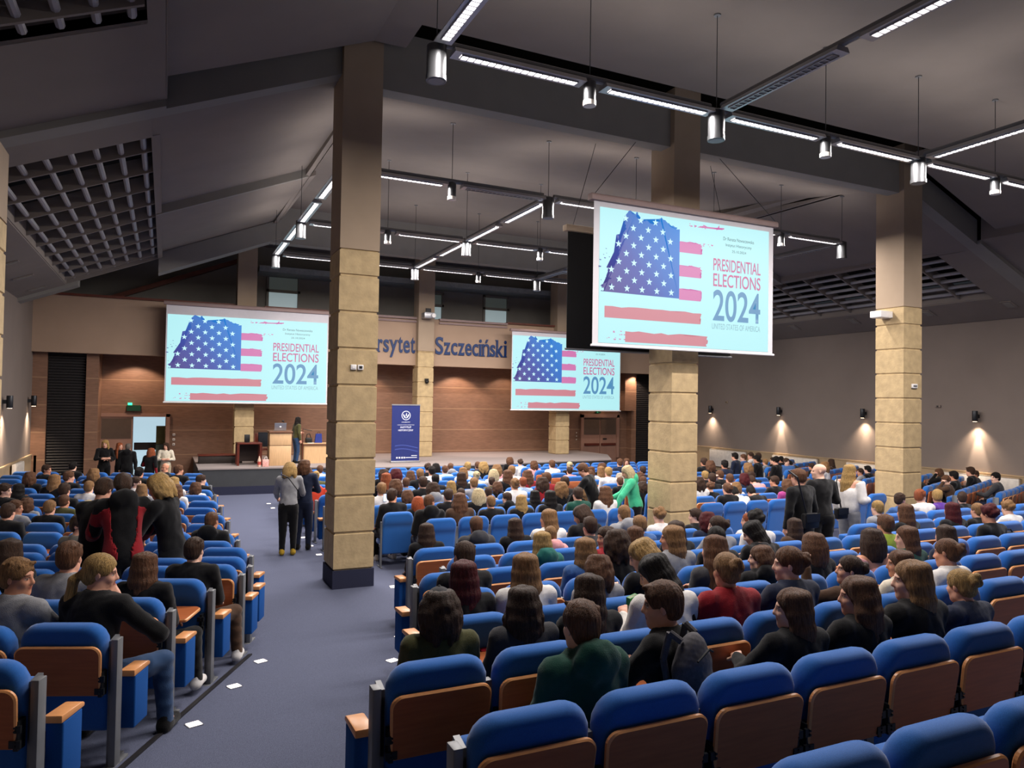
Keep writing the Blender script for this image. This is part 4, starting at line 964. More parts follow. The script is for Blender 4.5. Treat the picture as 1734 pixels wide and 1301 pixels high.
def build_pose(name, q=1.):
    j = POSES[name]; lo, hi = bounds(j); F = Field(lo, hi, .0082*q)
    torso_prims(F, j)
    for t in 'lr':
        arm_prims(F, j, t); leg_prims(F, j, t); F.cap(j['an'+t], j['an'+t]+A3(0, .12, -.05), .035, .03, .02)
    F.cap(j['neck']-j['up']*.04, j['head']+j['R']@A3(0, -.02, -.06), .056, .05, .02)
    head_prims(F, j['head'], j['R'])
    for t, s in (('l', 1), ('r', -1)):
        d, n, c = j['h'+t]; hand_prims(F, j['w'+t], d, n, s, c, .0 if q == 1 else .003)
    out = {'body': paint_face(F.mesh('body', None), j)}
    F = Field(lo, hi, .0125*q); up = j['up']
    F.ell(j['pel'], A3(.16, .12, .13), np.stack([np.cross(j['fw'], up), j['fw'], up], 1), .05, grow=.008)
    for t in 'lr': leg_prims(F, j, t, .014)
    F.wrinkle(.006, 24, 5); out['trousers'] = F.mesh('trousers', None)
    for t in 'lr':
        a = j['an'+t]; F = Field(a-A3(.09, .13, .1), a+A3(.09, .23, .13), .0115*(q if q == 1 else 1.5))
        F.cap(A3(a[0], a[1]-.03, .05), A3(a[0], a[1]+.15, .042), .045, .04, .03); F.cap(a+A3(0, -.01, .02), A3(a[0], a[1], .06), .045, .05, .03)
        X, Y, Z = np.ix_(*F.ax); F.F = np.maximum(F.F, (.004-Z)+0*X+0*Y).astype(np.float32); out['shoe'+t] = F.mesh('shoe', None)
    return out
def build_top(name, kind, q=1.):
    j = POSES[name]; lo, hi = bounds(j)
    F = Field(lo, hi, .012*(q if q == 1 else 1.6)); g = {'sweater': .014, 'hoodie': .022, 'tee': .013, 'offshoulder': .03}[kind]
    torso_prims(F, j, g, .06)
    if kind == 'offshoulder': F.F[:] = 9; B = np.stack([np.cross(j['fw'], j['up']), j['fw'], j['up']], 1); F.ell(j['pel']+j['up']*.1, A3(.18, .15, .22), B, .06); F.ell(j['chest']-j['up']*.03, A3(.19, .15, .16), B, .08)
    for t in 'lr': arm_prims(F, j, t, g, .97 if kind != 'tee' else .05)
    if kind == 'hoodie': F.ell(j['neck']-j['fw']*.105+j['up']*.005, A3(.13, .07, .1), np.stack([np.cross(j['fw'], j['up']), j['fw'], j['up']], 1), .035); F.cap(j['neck']+j['fw']*.05-j['up']*.01, j['neck']-j['fw']*.06+j['up']*.03, .062, .07, .03)
    F.wrinkle(.0075 if kind != 'offshoulder' else .004, 22, 3)
    # neck opening, and a hem at the hips
    c = j['neck']+j['up']*.085+j['fw']*.02; F.ell(c, A3(.075, .085, .075), None, .012, 's')
    if kind == 'offshoulder': F.ell(j['neck']+j['up']*.06, A3(.24, .2, .13), None, .02, 's')
    X, Y, Z = np.ix_(*F.ax); up = j['up']; p = j['pel']-up*(.06 if kind != 'offshoulder' else .02)
    F.F = np.maximum(F.F, -((X-p[0])*up[0]+(Y-p[1])*up[1]+(Z-p[2])*up[2]).astype(np.float32))
    return F.mesh('top', None)
# ---- hair, modelled round the head origin
def hair_mesh(kind, q=1.):
    F = Field((-.2, -.3, -.62), (.2, .17, .24), .007*(q if q == 1 else 1.7)); T = lambda *p: A3(*p)*HS
    sh = dict(short=.008, buzz=.002, bald=-.01)
    g = sh.get(kind, .006)
    F.ell(T(0, -.016, .04), A3(.084, .104, .095)*HS, None, .01, grow=g)
    if kind in ('short', 'buzz'): F.ell(T(0, -.045, -.03), A3(.072, .07, .06)*HS, None, .03, grow=g*.5)
    rr = random.Random(hash(kind) % 97 if 0 else sum(map(ord, kind)))
    if kind == 'short':
        for i in range(26):
            a = rr.uniform(-PI, PI); r_ = rr.uniform(0, .075); p = T(r_*math.sin(a), r_*math.cos(a)*1.2-.01, .118-r_*.35); F.cap(p, p+A3(rr.uniform(-.02, .02), rr.uniform(0, .03), rr.uniform(0, .014)), .017, .01, .012)
    n = 21
    def curtain(top, bot, spread, rad, wob=0, a0=112, back=.0, tip=.42):
        for i in range(n):
            a = math.radians(-a0+2*a0*i/(n-1)); p = T(.064*math.sin(a), -.014-.08*math.cos(a), top+.03)
            z = bot+rr.uniform(-.045, .03); q = A3(spread*math.sin(a), -.03-(spread*.95+back)*math.cos(a)*.9, z); pts = [p]; m_ = 5
            for s in range(1, m_+1):
                t = s/m_; x = p+(q-p)*t; f = min(1, t*2.2); x[:2] = p[:2]+(q[:2]-p[:2])*f
                if wob: x += A3(rr.uniform(-wob, wob), rr.uniform(-wob, wob), 0)
                pts.append(x)
            for s in range(m_): F.cap(pts[s], pts[s+1], rad*(1-(1-tip)*s/m_), rad*(1-(1-tip)*(s+1)/m_), .026)
    if kind == 'long': curtain(.05, -.40, .095, .026)
    elif kind == 'verylong': curtain(.05, -.56, .1, .028, a0=95, back=.075)
    elif kind == 'wavy': curtain(.05, -.32, .11, .03, .014)
    elif kind == 'bob': curtain(.05, -.15, .1, .03, 0, 105, 0, .85)
    elif kind == 'shag': curtain(.06, -.13, .095, .03, .016, 100, .01, .6)
    elif kind == 'pony':
        F.ell(T(0, -.05, -.02), A3(.07, .07, .07), None, .02); p = A3(0, -.11, -.01)
        for q, r0, r1 in ((A3(0, -.15, -.06), .022, .032), (A3(.0, -.15, -.2), .032, .036), (A3(.0, -.135, -.34), .036, .014)): F.cap(p, q, r0, r1, .012); p = q
    elif kind in ('bun', 'updo'):
        F.ell(T(0, -.05, -.02), A3(.07, .07, .065), None, .02); z = .03 if kind == 'bun' else .05
        for i in range(14):
            a = i*2.4; F.ell(A3(.028*math.cos(a), -.125+.012*math.sin(i), z+.028*math.sin(a)), A3(.026, .022, .026), None, .012)
    elif kind == 'curly':
        for i in range(70):
            a = rr.uniform(-PI, PI); e = rr.uniform(-.3, 1); c = math.sqrt(1-e*e) if e < 1 else 0
            if math.cos(a) > .5 and e < .35: continue
            F.ell(T(.085*c*math.sin(a), -.015+.1*c*math.cos(a), .04+.095*e), A3(.024, .024, .024), None, .01)
    if kind not in ('bald',):
        # strand furrows running down the hair
        X, Y, Z = np.ix_(*F.ax); an = np.arctan2(X, -Y-.01); F.F += (.0012*np.sin(an*23+2.5*np.sin(Z*11))+.001*np.sin(an*47+Z*14)+.0012*np.sin(an*9-Z*17)).astype(np.float32)
    # keep the face clear
    F.ell(T(0, .1, -.045), A3(.066, .095, .1)*HS, None, .012, 's')
    if kind in ('short', 'buzz'):
        F.cap(T(-.12, .02, -.05), T(.12, .02, -.05), .045*HS, k=.01, op='s'); X, Y, Z = np.ix_(*F.ax); F.F = np.maximum(F.F, (-.085*HS-Z-.0*X-.0*Y)).astype(np.float32)
    elif kind in ('bun', 'updo', 'pony'):
        F.cap(T(-.12, .03, -.06), T(.12, .03, -.06), .05*HS, k=.01, op='s')
    elif kind == 'bald':
        F.ell(T(0, .02, .09), A3(.12, .13, .075), None, .01, 's')
    return F.mesh('hair', None)
def cap_mesh():
    F = Field((-.14, -.2, -.1), (.14, .25, .2), .007)
    F.ell(A3(0, -.012, .045), A3(.088, .108, .1), None, .01); X, Y, Z = np.ix_(*F.ax); F.F = np.maximum(F.F, (.012-Z+.15*Y*0+0*X)).astype(np.float32)
    F.ell(A3(0, .12, .025), A3(.07, .085, .012), None, .015); F.cap(A3(0, -.012, .145), A3(0, -.012, .15), .008, k=.004)
    return F.mesh('cap', None)
HAIRC = dict(black='17120f', dark='443024', brown='694731', light='967049', ginger='9a5230', red='561a1e', orange='b0552e', blond='b39058', pale='d6c096', grey='6d655e', white='cfc3ae')
CLOTHC = dict(black='0e0e10', grey='8b8c90', dgrey='3a3a3d', white='d9d6d3', navy='1a2238', blue='3c5f94', lblue='9db4cf', green='17463a', teal='1f5f57', olive='4a4a2a', red='8a1a22', pink='d99a9a', purple='56308a', lime='8da03a', gold='b8962e', brown='4a3527', cream='d8cfbc', beige='a99a82', plaid='6d6a63', mint='45b98b', jeans='2c4568', magenta='9a3a7a', denim='5b7fae')
def hairmat(c):
    m = mat('hair_'+c, HAIRC[c], .5, .55, 20, .9, 45, spec=.25, stretch=(9, 9, .7)); return m
def cloth(c):
    m = mat('cloth_'+c, CLOTHC[c], .9, .06, 30, .35, 240, spec=.15, sheen=.15)
    return m
SKINM = [skin_mat('skin_fair', 'd6a088'), skin_mat('skin_warm', 'c88d70'), skin_mat('skin_pale', 'dfb29c')]
HWORD = dict(short='short {} hair', buzz='cropped {} hair', long='long {} hair', verylong='waist-long {} hair', wavy='wavy {} hair', bob='{} bob', shag='tousled {} hair', pony='{} ponytail', bun='{} hair bun', updo='clipped-up {} hair', curly='curly {} hair', bald='bald head', cap='dark cap')
CWORD = dict(light='light-brown', dark='dark-brown', red='dark-red', pale='pale-blond', orange='copper', grey='greying', white='white-blond')
TWORD = dict(dgrey='dark-grey', lblue='light-blue', mint='mint-green', lime='lime-green', cream='cream', jeans='denim', green='dark-green', plaid='checked')
HAIRS, POSEM, POSE_OF, TINT = {}, {}, {}, {}
def tinted(me, m):      # one mesh per shape and cloth, shared by everyone who wears it
    k = (me.name, m.name)
    if k not in TINT:
        c = me.copy(); c.materials.clear(); c.materials.append(m); TINT[k] = c
    return TINT[k]
def person(loc, rz, pose_, hair, hc, kind, tc, label, group=None, legs='black', shoes='black', scale=1., skin=0, lowres=False):
    q = 1. if (Vector(loc)-cam.location).length < 8.6 else 1.9
    pm = POSEM.setdefault((pose_, q), {}) or POSEM[(pose_, q)]
    if 'body' not in pm: pm.update(build_pose(pose_, q))
    if kind not in pm: pm[kind] = build_top(pose_, kind, q)
    j = POSES[pose_]
    o = empty('person', loc, rz, label, 'person', group); o.scale = (scale,)*3
    POSE_OF[o.name] = (pose_, q)
    def part(nm, me, m, parent=o):
        c = bpy.data.objects.new(nm, tinted(me, m)); COL.objects.link(c); c.parent = parent
        return c
    b = part('body', pm['body'], SKINM[skin])
    nm = {'sweater': 'sweater', 'hoodie': 'hoodie', 'tee': 'tee_shirt', 'offshoulder': 'off_shoulder_top'}[kind]
    part(nm, pm[kind], cloth(tc)); part('trousers', pm['trousers'], cloth(legs)); part('shoe', pm['shoel'], cloth(shoes)); part('shoe', pm['shoer'], cloth(shoes))
    hk = 'shag' if hair == 'cap' else hair
    mw = Matrix.Translation(Vector(j['head'])) @ Matrix([list(r) for r in j['R']]).to_4x4()
    if hair != 'none':
        if (hk, q) not in HAIRS: HAIRS[hk, q] = hair_mesh(hk, q)
        h_ = part('hair', HAIRS[hk, q], hairmat(hc)); h_.matrix_local = mw
    if hair == 'cap':
        if 'cap' not in HAIRS: HAIRS['cap'] = cap_mesh()
        h_ = part('cap', HAIRS['cap'], cloth('dgrey')); h_.matrix_local = mw
    return o
seated('ahead'); seated('ahead_desk', lean=12, hl='desk', hr='desk', pitch=-8); seated('left', yaw=50, hl='desk', hr='lap'); seated('right', yaw=-50, hl='lap', hr='desk')
seated('left_side', yaw=82, twist=12, hl='desk', hr='desk'); seated('right_side', yaw=-78, twist=-14, hl='desk', hr='desk'); seated('down', lean=16, pitch=-32, hl='phone', hr='phone')
seated('bent', lean=34, pitch=-38, hl='desk', hr='desk'); seated('temple', lean=14, pitch=-10, yaw=22, hl='temple', hr='desk'); seated('chin_right', lean=8, twist=-8, yaw=-62, pitch=-8, hl='lap', hr='chin', legs='out')
seated('tilt', roll=10, pitch=-10, yaw=12, hl='lap', hr='desk'); seated('facing', yaw=60, twist=95, pitch=-2); seated('drink', lean=4, yaw=58, hl='up', hr='desk', pitch=4)
seated('hero', lean=10, twist=32, yaw=24, pitch=-6, hl='desk', hr='desk'); seated('aisle', lean=6, yaw=-12, legs='out'); seated('left_down', lean=14, yaw=48, pitch=-26, hl='phone', hr='phone')
# ================================================================== the audience
standing('st_back', al='down', ar='down'); standing('st_fold', al='fold', ar='fold', yaw=-25, pitch=-8); standing('st_look', al='carry', ar='down', yaw=35); standing('st_bow', lean=14, al='fwd', ar='fwd', pitch=-28)
standing('st_lean', lean=20, side=-4, al='reach', ar='down', pitch=-30, yaw=12, hipback=.12); standing('st_touch', lean=14, al='reach', ar='fwd', pitch=-24, step=.12); standing('st_talk', al='carry', ar='carry', yaw=55, twist=15, pitch=0); standing('st_side', al='down', ar='carry', yaw=-22, twist=-4, pitch=2)
PK = dict(a='ahead', d='ahead_desk', l='left', r='right', L='left_side', R='right_side', w='down', b='bent', t='temple', i='tilt', f='facing', k='drink', g='aisle', e='left_down', q='chin_right', H='hero')
HK = dict(s='short', z='buzz', o='long', v='verylong', y='wavy', B='bob', h='shag', p='pony', n='bun', u='updo', c='curly', x='bald', C='cap')
KK = dict(s='sweater', h='hoodie', t='tee', o='offshoulder')
CAT = [
 # near part of the rear centre block, in photograph pixels
 ((0, 0, 1), """772 1050 aC dark s olive;985 1062 as brown h green 7;1143 1035 Hs brown s black 7;895 1040 ay dark s dgrey;1003 1012 io dark s black;793 985 ao red s black;797 948 is dark s black
 895 968 ao light s white;922 925 ao blond h teal;936 926 az light h pink 2;1018 975 ih brown s grey;1019 940 ao light s blue;1048 918 Lo dark s red;1078 915 ao brown s blue;1003 895 as dark s dgrey
 1024 914 ah dark s black;725 908 ao dark s black;810 895 as brown h dgrey;876 898 ao dark s black;1116 948 eh blond s black;1140 968 eo black s white;1090 894 as light s blue;1108 877 ac light s white
 1130 903 ao dark s black;1143 912 lo light s grey;1181 880 ls dark s black;1195 886 ah red s navy;1186 915 ap black s black;1216 894 ln dark s grey;1218 915 io brown s dgrey;1217 950 au light s red
 1238 973 lh brown h black;1273 890 lz ginger s white;1228 878 ac black s white;1298 908 eo black s black;1347 902 ao dark s brown;1383 928 aB brown s black;1286 945 ln brown s navy;1395 975 kn dark s brown
 1463 965 lo brown s cream;1363 1048 lo brown s black 7;1470 1020 ly brown s black 7;1490 922 aB dark o pink;1546 917 lo brown s green;1611 915 ao dark s navy;1566 942 in brown s white;1553 968 lo light s black
 1580 1008 du blond s navy 7;1686 1010 lo blond s black 7;1507 893 as brown s lime;1499 865 az blond s grey;1535 850 Rs dark t blue;1549 872 ao brown s black;1568 842 Rs ginger t white;1592 842 rs blond s purple
 1615 868 ao red s black;1636 848 rs dark s black;1643 870 az light s black;1692 874 ac red s black;1726 868 dc light s white"""),
 # radiator side
 ((0, 0, 1), """155 968 qp blond s black 3;240 965 go brown t black;325 935 gs dark s black;108 940 as brown s grey;15 975 Rs light s grey;7 935 ao dark s black;128 880 Rs dark s plaid;352 883 gz brown h black
 133 862 ao pale s white;69 862 as light s black;22 862 Rs brown s grey;40 860 ah brown s grey;7 866 as dark s black;93 852 az brown s olive;147 826 as light s white;104 829 as dark s black;28 832 ao black s black
 3 830 Rs dark s black;48 810 ah brown s black;75 796 Rs dark s black;88 813 ao light s black;119 808 rs brown s black;156 803 ah light s brown;227 818 Rs dark s white;238 832 ao light s grey;272 793 fx brown s black
 292 818 ao blond s white;296 833 ay brown s white;300 796 rs brown s black;338 815 rs dark s black;327 830 ah brown s white;228 800 as black s black;120 790 as black s black"""),
 ((0, 0, 1), """522 803 ah brown s lblue;536 808 au blond s olive;543 798 as brown s white"""),
 # front centre block, from the enlargement at 630,760
 ((630, 760, .1384), """105 315 ah dark s black;180 350 ao ginger s black;300 300 ah red s white;480 345 ay brown s black;595 305 as light s black;700 245 ac dark s black;790 245 aB black s black;745 275 as black s white
 905 275 as brown s lblue;965 245 as brown h grey;1185 220 as blond t lblue;1305 225 as brown s navy;1368 215 ah blond s black;1135 295 ay light s white;1110 350 ao dark s black;1500 315 aB pale s white;1480 250 ah light s pink
 1665 220 as light s white;1670 315 ao brown s black;1310 350 au pale s cream;1262 425 as light s grey;980 475 ao blond s black;790 380 as black s black;640 405 as dark s black;715 480 ah dark h grey;415 435 as brown s denim
 300 445 ah brown s black;125 475 as light s white;270 565 rs dark s black;445 605 ah brown s black;510 700 aB orange s black;715 640 rz brown h black;595 570 as dark s black;855 615 ay brown s brown;1015 600 as dark s black
 1150 565 aB pale s black;1165 660 az light s black;1370 635 as dark s grey;1515 635 ls dark h black;1645 655 ao blond s black;1475 535 ah brown s black;1555 465 as dark s olive;1685 395 au light s white;1725 600 ao black s black"""),
 ((860, 760, .1445), """155 195 ac dark s white;270 200 ah brown s pink;30 225 ah brown s black;535 185 as brown s white;735 210 au pale s black;220 305 ay brown s red;460 285 ls brown s red;740 300 as dark s pink;415 365 ah dark s red
 185 405 as ginger s lblue;625 355 as dark s black;500 425 ah light s black;80 560 ao black s black;330 515 as dark s green;200 575 lo light s white;430 505 ay light s black;540 565 eh dark s black;630 495 ay brown s white
 930 560 az light h grey;1262 590 as brown s black;1065 220 ah brown s black;1100 265 ao light s white;1222 270 as blond s white;1280 385 ah white h cream;1278 165 as brown s navy;1455 170 fo brown s black;1600 265 as navy s navy
 1250 475 ah dark s black;1140 475 ah brown s white;1110 340 ao brown s black;1600 425 as brown s white;1330 470 ah brown s navy""".replace('navy s navy', 'dark s navy')),
 # long-wall block and the far half of the centre block, enlargement at 1180,740
 ((1180, 740, .1615), """60 235 as dark s black;150 225 ah brown s black;215 180 as black s navy;275 175 as black s navy;310 220 ls brown s blue;405 195 ls dark s white;470 225 as black s black;545 255 ah light s black;585 280 as light s grey;640 205 as dark s black
 715 260 ls dark s black;820 240 ac black s black;895 250 as black s black;980 265 fs dark s blue;1100 270 bs black s black;1430 275 ao dark s brown;1355 300 ah light s white;110 415 as blond s black;190 435 as dark s black;290 410 ts brown s black
 370 445 as brown s white;500 435 ah red s navy;630 430 es dark s black;705 430 bs dark s pink;840 465 ls dark s black;150 545 ac brown s black;355 545 an brown s black;430 545 ah light s white;530 555 bs black s white;690 545 bs black s black
 970 495 ah brown s magenta;1165 495 ah brown s brown;90 470 ah dark s white;1250 330 as dark s black"""),
 ((1440, 760, .1696), """840 305 bs black s black;950 255 th brown s black;1050 265 as black s black;1050 330 tc brown s brown;1130 290 bs black h grey;1350 275 ls dark s dgrey;1450 270 ls black s dgrey;1400 225 as dark s black;130 250 ls dark s grey;215 220 as black s black"""),
]
WHO = {}; people_n = 0
LEGC = ['black', 'jeans', 'navy', 'dgrey', 'black']
def nominal(s): return 1.065 if s['b'] == RC else (1.215 if s['b'] == LB and s['y'] < 10.6 else 1.145)
DRESS = {(155, 968): ('jeans', 'black'), (240, 965): ('black', 'white'), (325, 935): ('brown', 'white')}
def put_seated(px, py, pk, hk, hc, kk, tc, row=0):
    global people_n
    pose_ = PK[pk]
    if pose_ not in POSES: return
    hz = POSES[pose_]['head'][2]; best = None
    for s in SEATS:
        if s['who'] or (row and (s['r'] != row or s['b'] not in (RC, LB))): continue
        fx, fy = -math.sin(s['rz']), math.cos(s['rz'])
        if 'hx' not in s: s['hx'], s['hy'], s['hd'] = proj((s['x']+fx*.16, s['y']+fy*.16, s['z']+nominal(s)))
        k = FPX/s['hd']; dx, dy = (px-s['hx'])/(k*.3), (py-s['hy'])/(k*.14)
        c = dx*dx+dy*dy
        if best is None or c < best[0]: best = (c, s)
    c, s = best
    if c > 14: return
    s['who'] = True; s['up'] = False; s['hair'] = (hk, hc)
    fx, fy = -math.sin(s['rz']), math.cos(s['rz'])
    sx = max(-.13, min(.13, (px-s['hx'])/(FPX/s['hd'])))
    dz = max(-.12, min(.1, (s['hy']-py)/(FPX/s['hd'])))
    hn = nominal(s)+dz; sc = max(.88, min(1.1, hn/max(hz, 1.1))); people_n += 1
    x, y = s['x']+fx*.16+sx*math.cos(s['rz']), s['y']+fy*.16+sx*math.sin(s['rz'])
    lab = 'person, %s, %s %s, %s seat, %s row of %s' % (HWORD[hk].format(CWORD.get(hc, hc)) if hk not in ('bald', 'cap') else HWORD[hk], TWORD.get(tc, tc), {'sweater': 'top', 'hoodie': 'hoodie', 'tee': 'tee', 'offshoulder': 'off-shoulder'}[kk], ordinal(s['i']), ordinal(s['r']), s['b'])
    rr = random.Random(people_n)
    o = person((x, y, s['z']+.40*(1-sc)), s['rz']+rr.uniform(-.09, .09), pose_, hk, hc, kk, tc, lab, 'seated audience', *DRESS.get((round(px), round(py)), (LEGC[people_n % 5], 'white' if people_n % 4 == 0 else 'black')), sc, people_n % 3)
    s['obj'] = o; WHO[(round(px), round(py))] = o
    return o
for (ox, oy, k), txt in CAT:
    for e in txt.replace('\n', ';').split(';'):
        e = e.split()
        if len(e) >= 6: put_seated(ox+float(e[0])*k, oy+float(e[1])*k, e[2][0], HK[e[2][1]], e[3], KK[e[4]], e[5], int(e[6]) if len(e) > 6 else 0)
        elif e: print('BAD', e)

# ---------------------------------------------------------------- seats: the 300 that show largest, the rest as one mass
OPEN = [(1095, 1140), (1400, 1085), (1330, 1105), (1690, 960), (60, 930), (325, 1035), (835, 1097)]
for px, py in OPEN:
    p = at_floor(px, py, .71); s = min(SEATS, key=lambda s: (s['x']+math.sin(s['rz'])*.36-p.x)**2+(s['y']-math.cos(s['rz'])*.36-p.y)**2); s['tab'] = 2 if s['tab'] else 0
for s in SEATS:
    if s['b'] == FC and s['i'] <= 9 and s['x'] < 9: s['tab'] = 0
SEATS.sort(key=lambda s: s['d'])
near, far = SEATS[:300], SEATS[300:]
for n, s in enumerate(near):
    kind_ = {0: 'plain blue seat with full-height back', 1: 'blue seat with folded wooden tablet', 2: 'blue seat with lowered wooden tablet'}[s['tab']]
    lab = '%s, %s from the aisle, %s row of %s' % (kind_, ordinal(s['i']), ordinal(s['r']), s['b'])
    seat_at(s['x'], s['y'], s['z'], s['rz'], s['tab'], s['up'], s['end'], 1 if s['d'] < 13.5 else 0, lab)
def gather(name, items, mats_):
    V, F_, MI = [], [], []; n = 0
    for me, mw, mi in items:
        v = np.zeros(len(me.vertices)*3); me.vertices.foreach_get('co', v); v = v.reshape(-1, 3); A = np.array(mw)
        V.append(v@A[:3, :3].T+A[:3, 3])
        for p in me.polygons: F_.append(tuple(n+i for i in p.vertices)); MI.append(mi)
        n += len(v)
    me = bpy.data.meshes.new(name); me.from_pydata(np.concatenate(V).tolist(), [], F_)
    for m_ in mats_: me.materials.append(m_)
    me.polygons.foreach_set('material_index', MI); me.polygons.foreach_set('use_smooth', [True]*len(F_)); return link(name, me)
if far:
    items = []
    for s in far:
        mw = Matrix.Translation((s['x'], s['y'], s['z'])) @ Matrix.Rotation(s['rz'], 4, 'Z')
        items.append((BACK, mw, 0)); items.append((SEATU if s['up'] else SEATF, mw, 0))
        if s['tab']: items.append((TAB, mw @ Matrix.Translation((0, -.18, .675)) @ Matrix.Rotation(PI/2+.13, 4, 'X'), 1))
        items.append((LEGM, mw @ Matrix.Translation((-.287, 0, 0)), 2)); items.append((LEGM, mw @ Matrix.Translation((.287, 0, 0)), 2))
    o = gather('distant_seats', items, [M['blue'], M['tablet'], M['grey']])
    tag(o, 'far rows of blue seats nearest the stage, seen only between heads', 'seats', None, 'stuff')

# ---------------------------------------------------------------- people on their feet
def put_standing(px, py, pose_, rz, hair, hc, kind, tc, label, legs='black', shoes='black', s=1., z0=None, skin=0, y=None):
    j = POSES[pose_]; hz = j['head'][2]*s
    if y: p = at_y(px, py, y); z = floor_z(y) if z0 is None else z0; s = (p.z-z)/j['head'][2]
    elif z0 is not None: p = at_z(px, py, z0+hz); z = z0
    else: p = at_floor(px, py, hz); z = p.z-hz
    rz = math.radians(rz); c, s_ = math.cos(rz), math.sin(rz); hx, hy = j['head'][0]*s, j['head'][1]*s
    x, y_ = p.x-(c*hx-s_*hy), p.y-(s_*hx+c*hy)
    z = floor_z(y_) if z0 is None else z0
    return person((x, y_, z), rz, pose_, hair, hc, kind, tc, label, None, legs, shoes, s, skin)
def extra(o, nm, key, m, sc=(1, 1, 1), off=(0, 0, 0)):
    p_, q = POSE_OF[o.name]; pm = POSEM[p_, q]
    if key not in pm: pm[key] = build_top(p_, key, q)
    c = bpy.data.objects.new(nm, tinted(pm[key], m)); COL.objects.link(c); c.parent = o; c.scale = sc; c.location = off
put_standing(178, 752, 'st_fold', 195, 'long', 'blond', 'sweater', 'black', 'blond person in a long black dress with folded arms by the open door', s=.98, y=24.6)
put_standing(203, 756, 'st_talk', 150, 'long', 'ginger', 'sweater', 'black', 'ginger-haired person in black half hidden in the group by the open door', y=24.9)
put_standing(217, 758, 'st_back', -8, 'short', 'grey', 'hoodie', 'black', 'grey-haired person in a black jacket seen from behind by the open door', y=24.0)
o = put_standing(256, 765, 'st_look', -40, 'bob', 'ginger', 'sweater', 'red', 'person with auburn bob, red sleeves and black waistcoat near the open door', y=23.2); extra(o, 'waistcoat', 'tee', cloth('black'), (1.05, 1.12, 1.0))
put_standing(281, 756, 'st_fold', 178, 'long', 'dark', 'sweater', 'cream', 'dark-haired person in white sweater and beige trousers facing the hall by the door', legs='beige', y=24.8)
put_standing(176, 832, 'st_bow', -30, 'short', 'dark', 'tee', 'black', 'man in a black tee bending his head beside the red and black jacket', y=9.6)
o = put_standing(208, 826, 'st_bow', 8, 'short', 'dark', 'hoodie', 'black', 'man from behind in a black jacket with dark red side panels', y=9.2)
j = POSES['st_bow']; lo, hi = bounds(j)
for sx in (-1, 1):
    F = Field(lo, hi, .014); torso_prims(F, j, .03, .06)
    for t in 'lr': arm_prims(F, j, t, .028, .97)
    c = j['pel']-j['fw']*.0; F.cap(c+A3(-sx*.09, 0, -.4), j['neck']+A3(-sx*.09, 0, .3), .222, k=.005, op='s'); F.cap(j['sh'+'rl'[sx < 0]]+A3(sx*.3, 0, .02), j['sh'+'rl'[sx < 0]]+A3(-.1*sx, 0, .05), .1, k=.01, op='s')
    F.cap(j['e'+'rl'[sx < 0]], j['w'+'rl'[sx < 0]]+j['fw']*.3, .12, k=.005, op='s')
    link('jacket_panel', F.mesh('jacket_panel', cloth('red')), None, o)
put_standing(266, 826, 'st_bow', 62, 'shag', 'blond', 'sweater', 'black', 'blond person in black turning towards the men in the radiator-side rows', y=9.3)
LADY = o = put_standing(491, 795, 'st_bow', -12, 'bob', 'blond', 'sweater', 'grey', 'blond person in a grey jacket and black trousers standing in the aisle, seen from behind', shoes='gold')
put_standing(517, 790, 'st_fold', -20, 'shag', 'brown', 'sweater', 'navy', 'brown-haired person in navy standing beside the grey jacket in the aisle', legs='navy')
put_standing(987, 796, 'st_lean', 42, 'short', 'brown', 'sweater', 'black', 'short-haired man in a black sweater leaning over the front centre seats', y=12.35)
put_standing(1061, 800, 'st_touch', 62, 'bob', 'pale', 'hoodie', 'mint', 'person with pale bob in a long mint-green shirt leaning on a blue seat back')
o = put_standing(1352, 809, 'st_back', 8, 'short', 'brown', 'sweater', 'black', 'man in a black velvet jacket with shoulder bag seen from behind, beside the bald man', y=8.0); o.scale.x *= 1.18; o.scale.y *= 1.1
o = put_standing(1387, 799, 'st_talk', -18, 'none', 'white', 'sweater', 'black', 'bald bearded man in a black suit turned towards the man with the shoulder bag', y=8.75, skin=2); o.scale.x *= 1.15; o.scale.y *= 1.1
put_standing(1441, 799, 'st_side', -72, 'verylong', 'blond', 'offshoulder', 'white', 'person with very long blond hair in a white off-shoulder top', legs='grey', y=9.0)
put_standing(505, 712, 'st_look', -75, 'long', 'black', 'sweater', 'olive', 'person with long black hair, olive jacket and jeans standing at the stage desk', legs='jeans', z0=DK, y=24.75)
# ================================================================== small things among the seats
p = at_floor(672, 994, .0); o = MB().prism([(-.12, -.07), (.1, -.1), (.14, .03), (.02, .09), (-.1, .08)], 'z', .002, .008).obj('paper_sheet', M['white'], None, (p.x, p.y, p.z)); tag(o, 'white sheet of paper lying on the carpet beside the aisle pillar', 'paper')
def small(px, py, y, name, cat, label, build, z=None):
    p = at_y(px, py, y) if y > 0 else at_floor(px, py, -y)
    r = empty(name, p, 0, label, cat); build(r); return r
cloth_orange = mat('cloth_orange', 'e0482a', .8, .1, 20)
LEATH = mat('black_leather', '121214', .45, .2, 30)
def bag(r, s=1., strap=None):
    MB().box(-.16*s, .16*s, -.05, .05, -.14*s, .1*s).obj('body', LEATH, r, bev=.03); MB().prism([(-.15*s, .1*s), (.15*s, .1*s), (.14*s, -.03), (-.14*s, -.03)], 'y', -.062, -.05).obj('flap', LEATH, r)
    if strap: MB().path(strap, .013).obj('strap', LEATH, r)
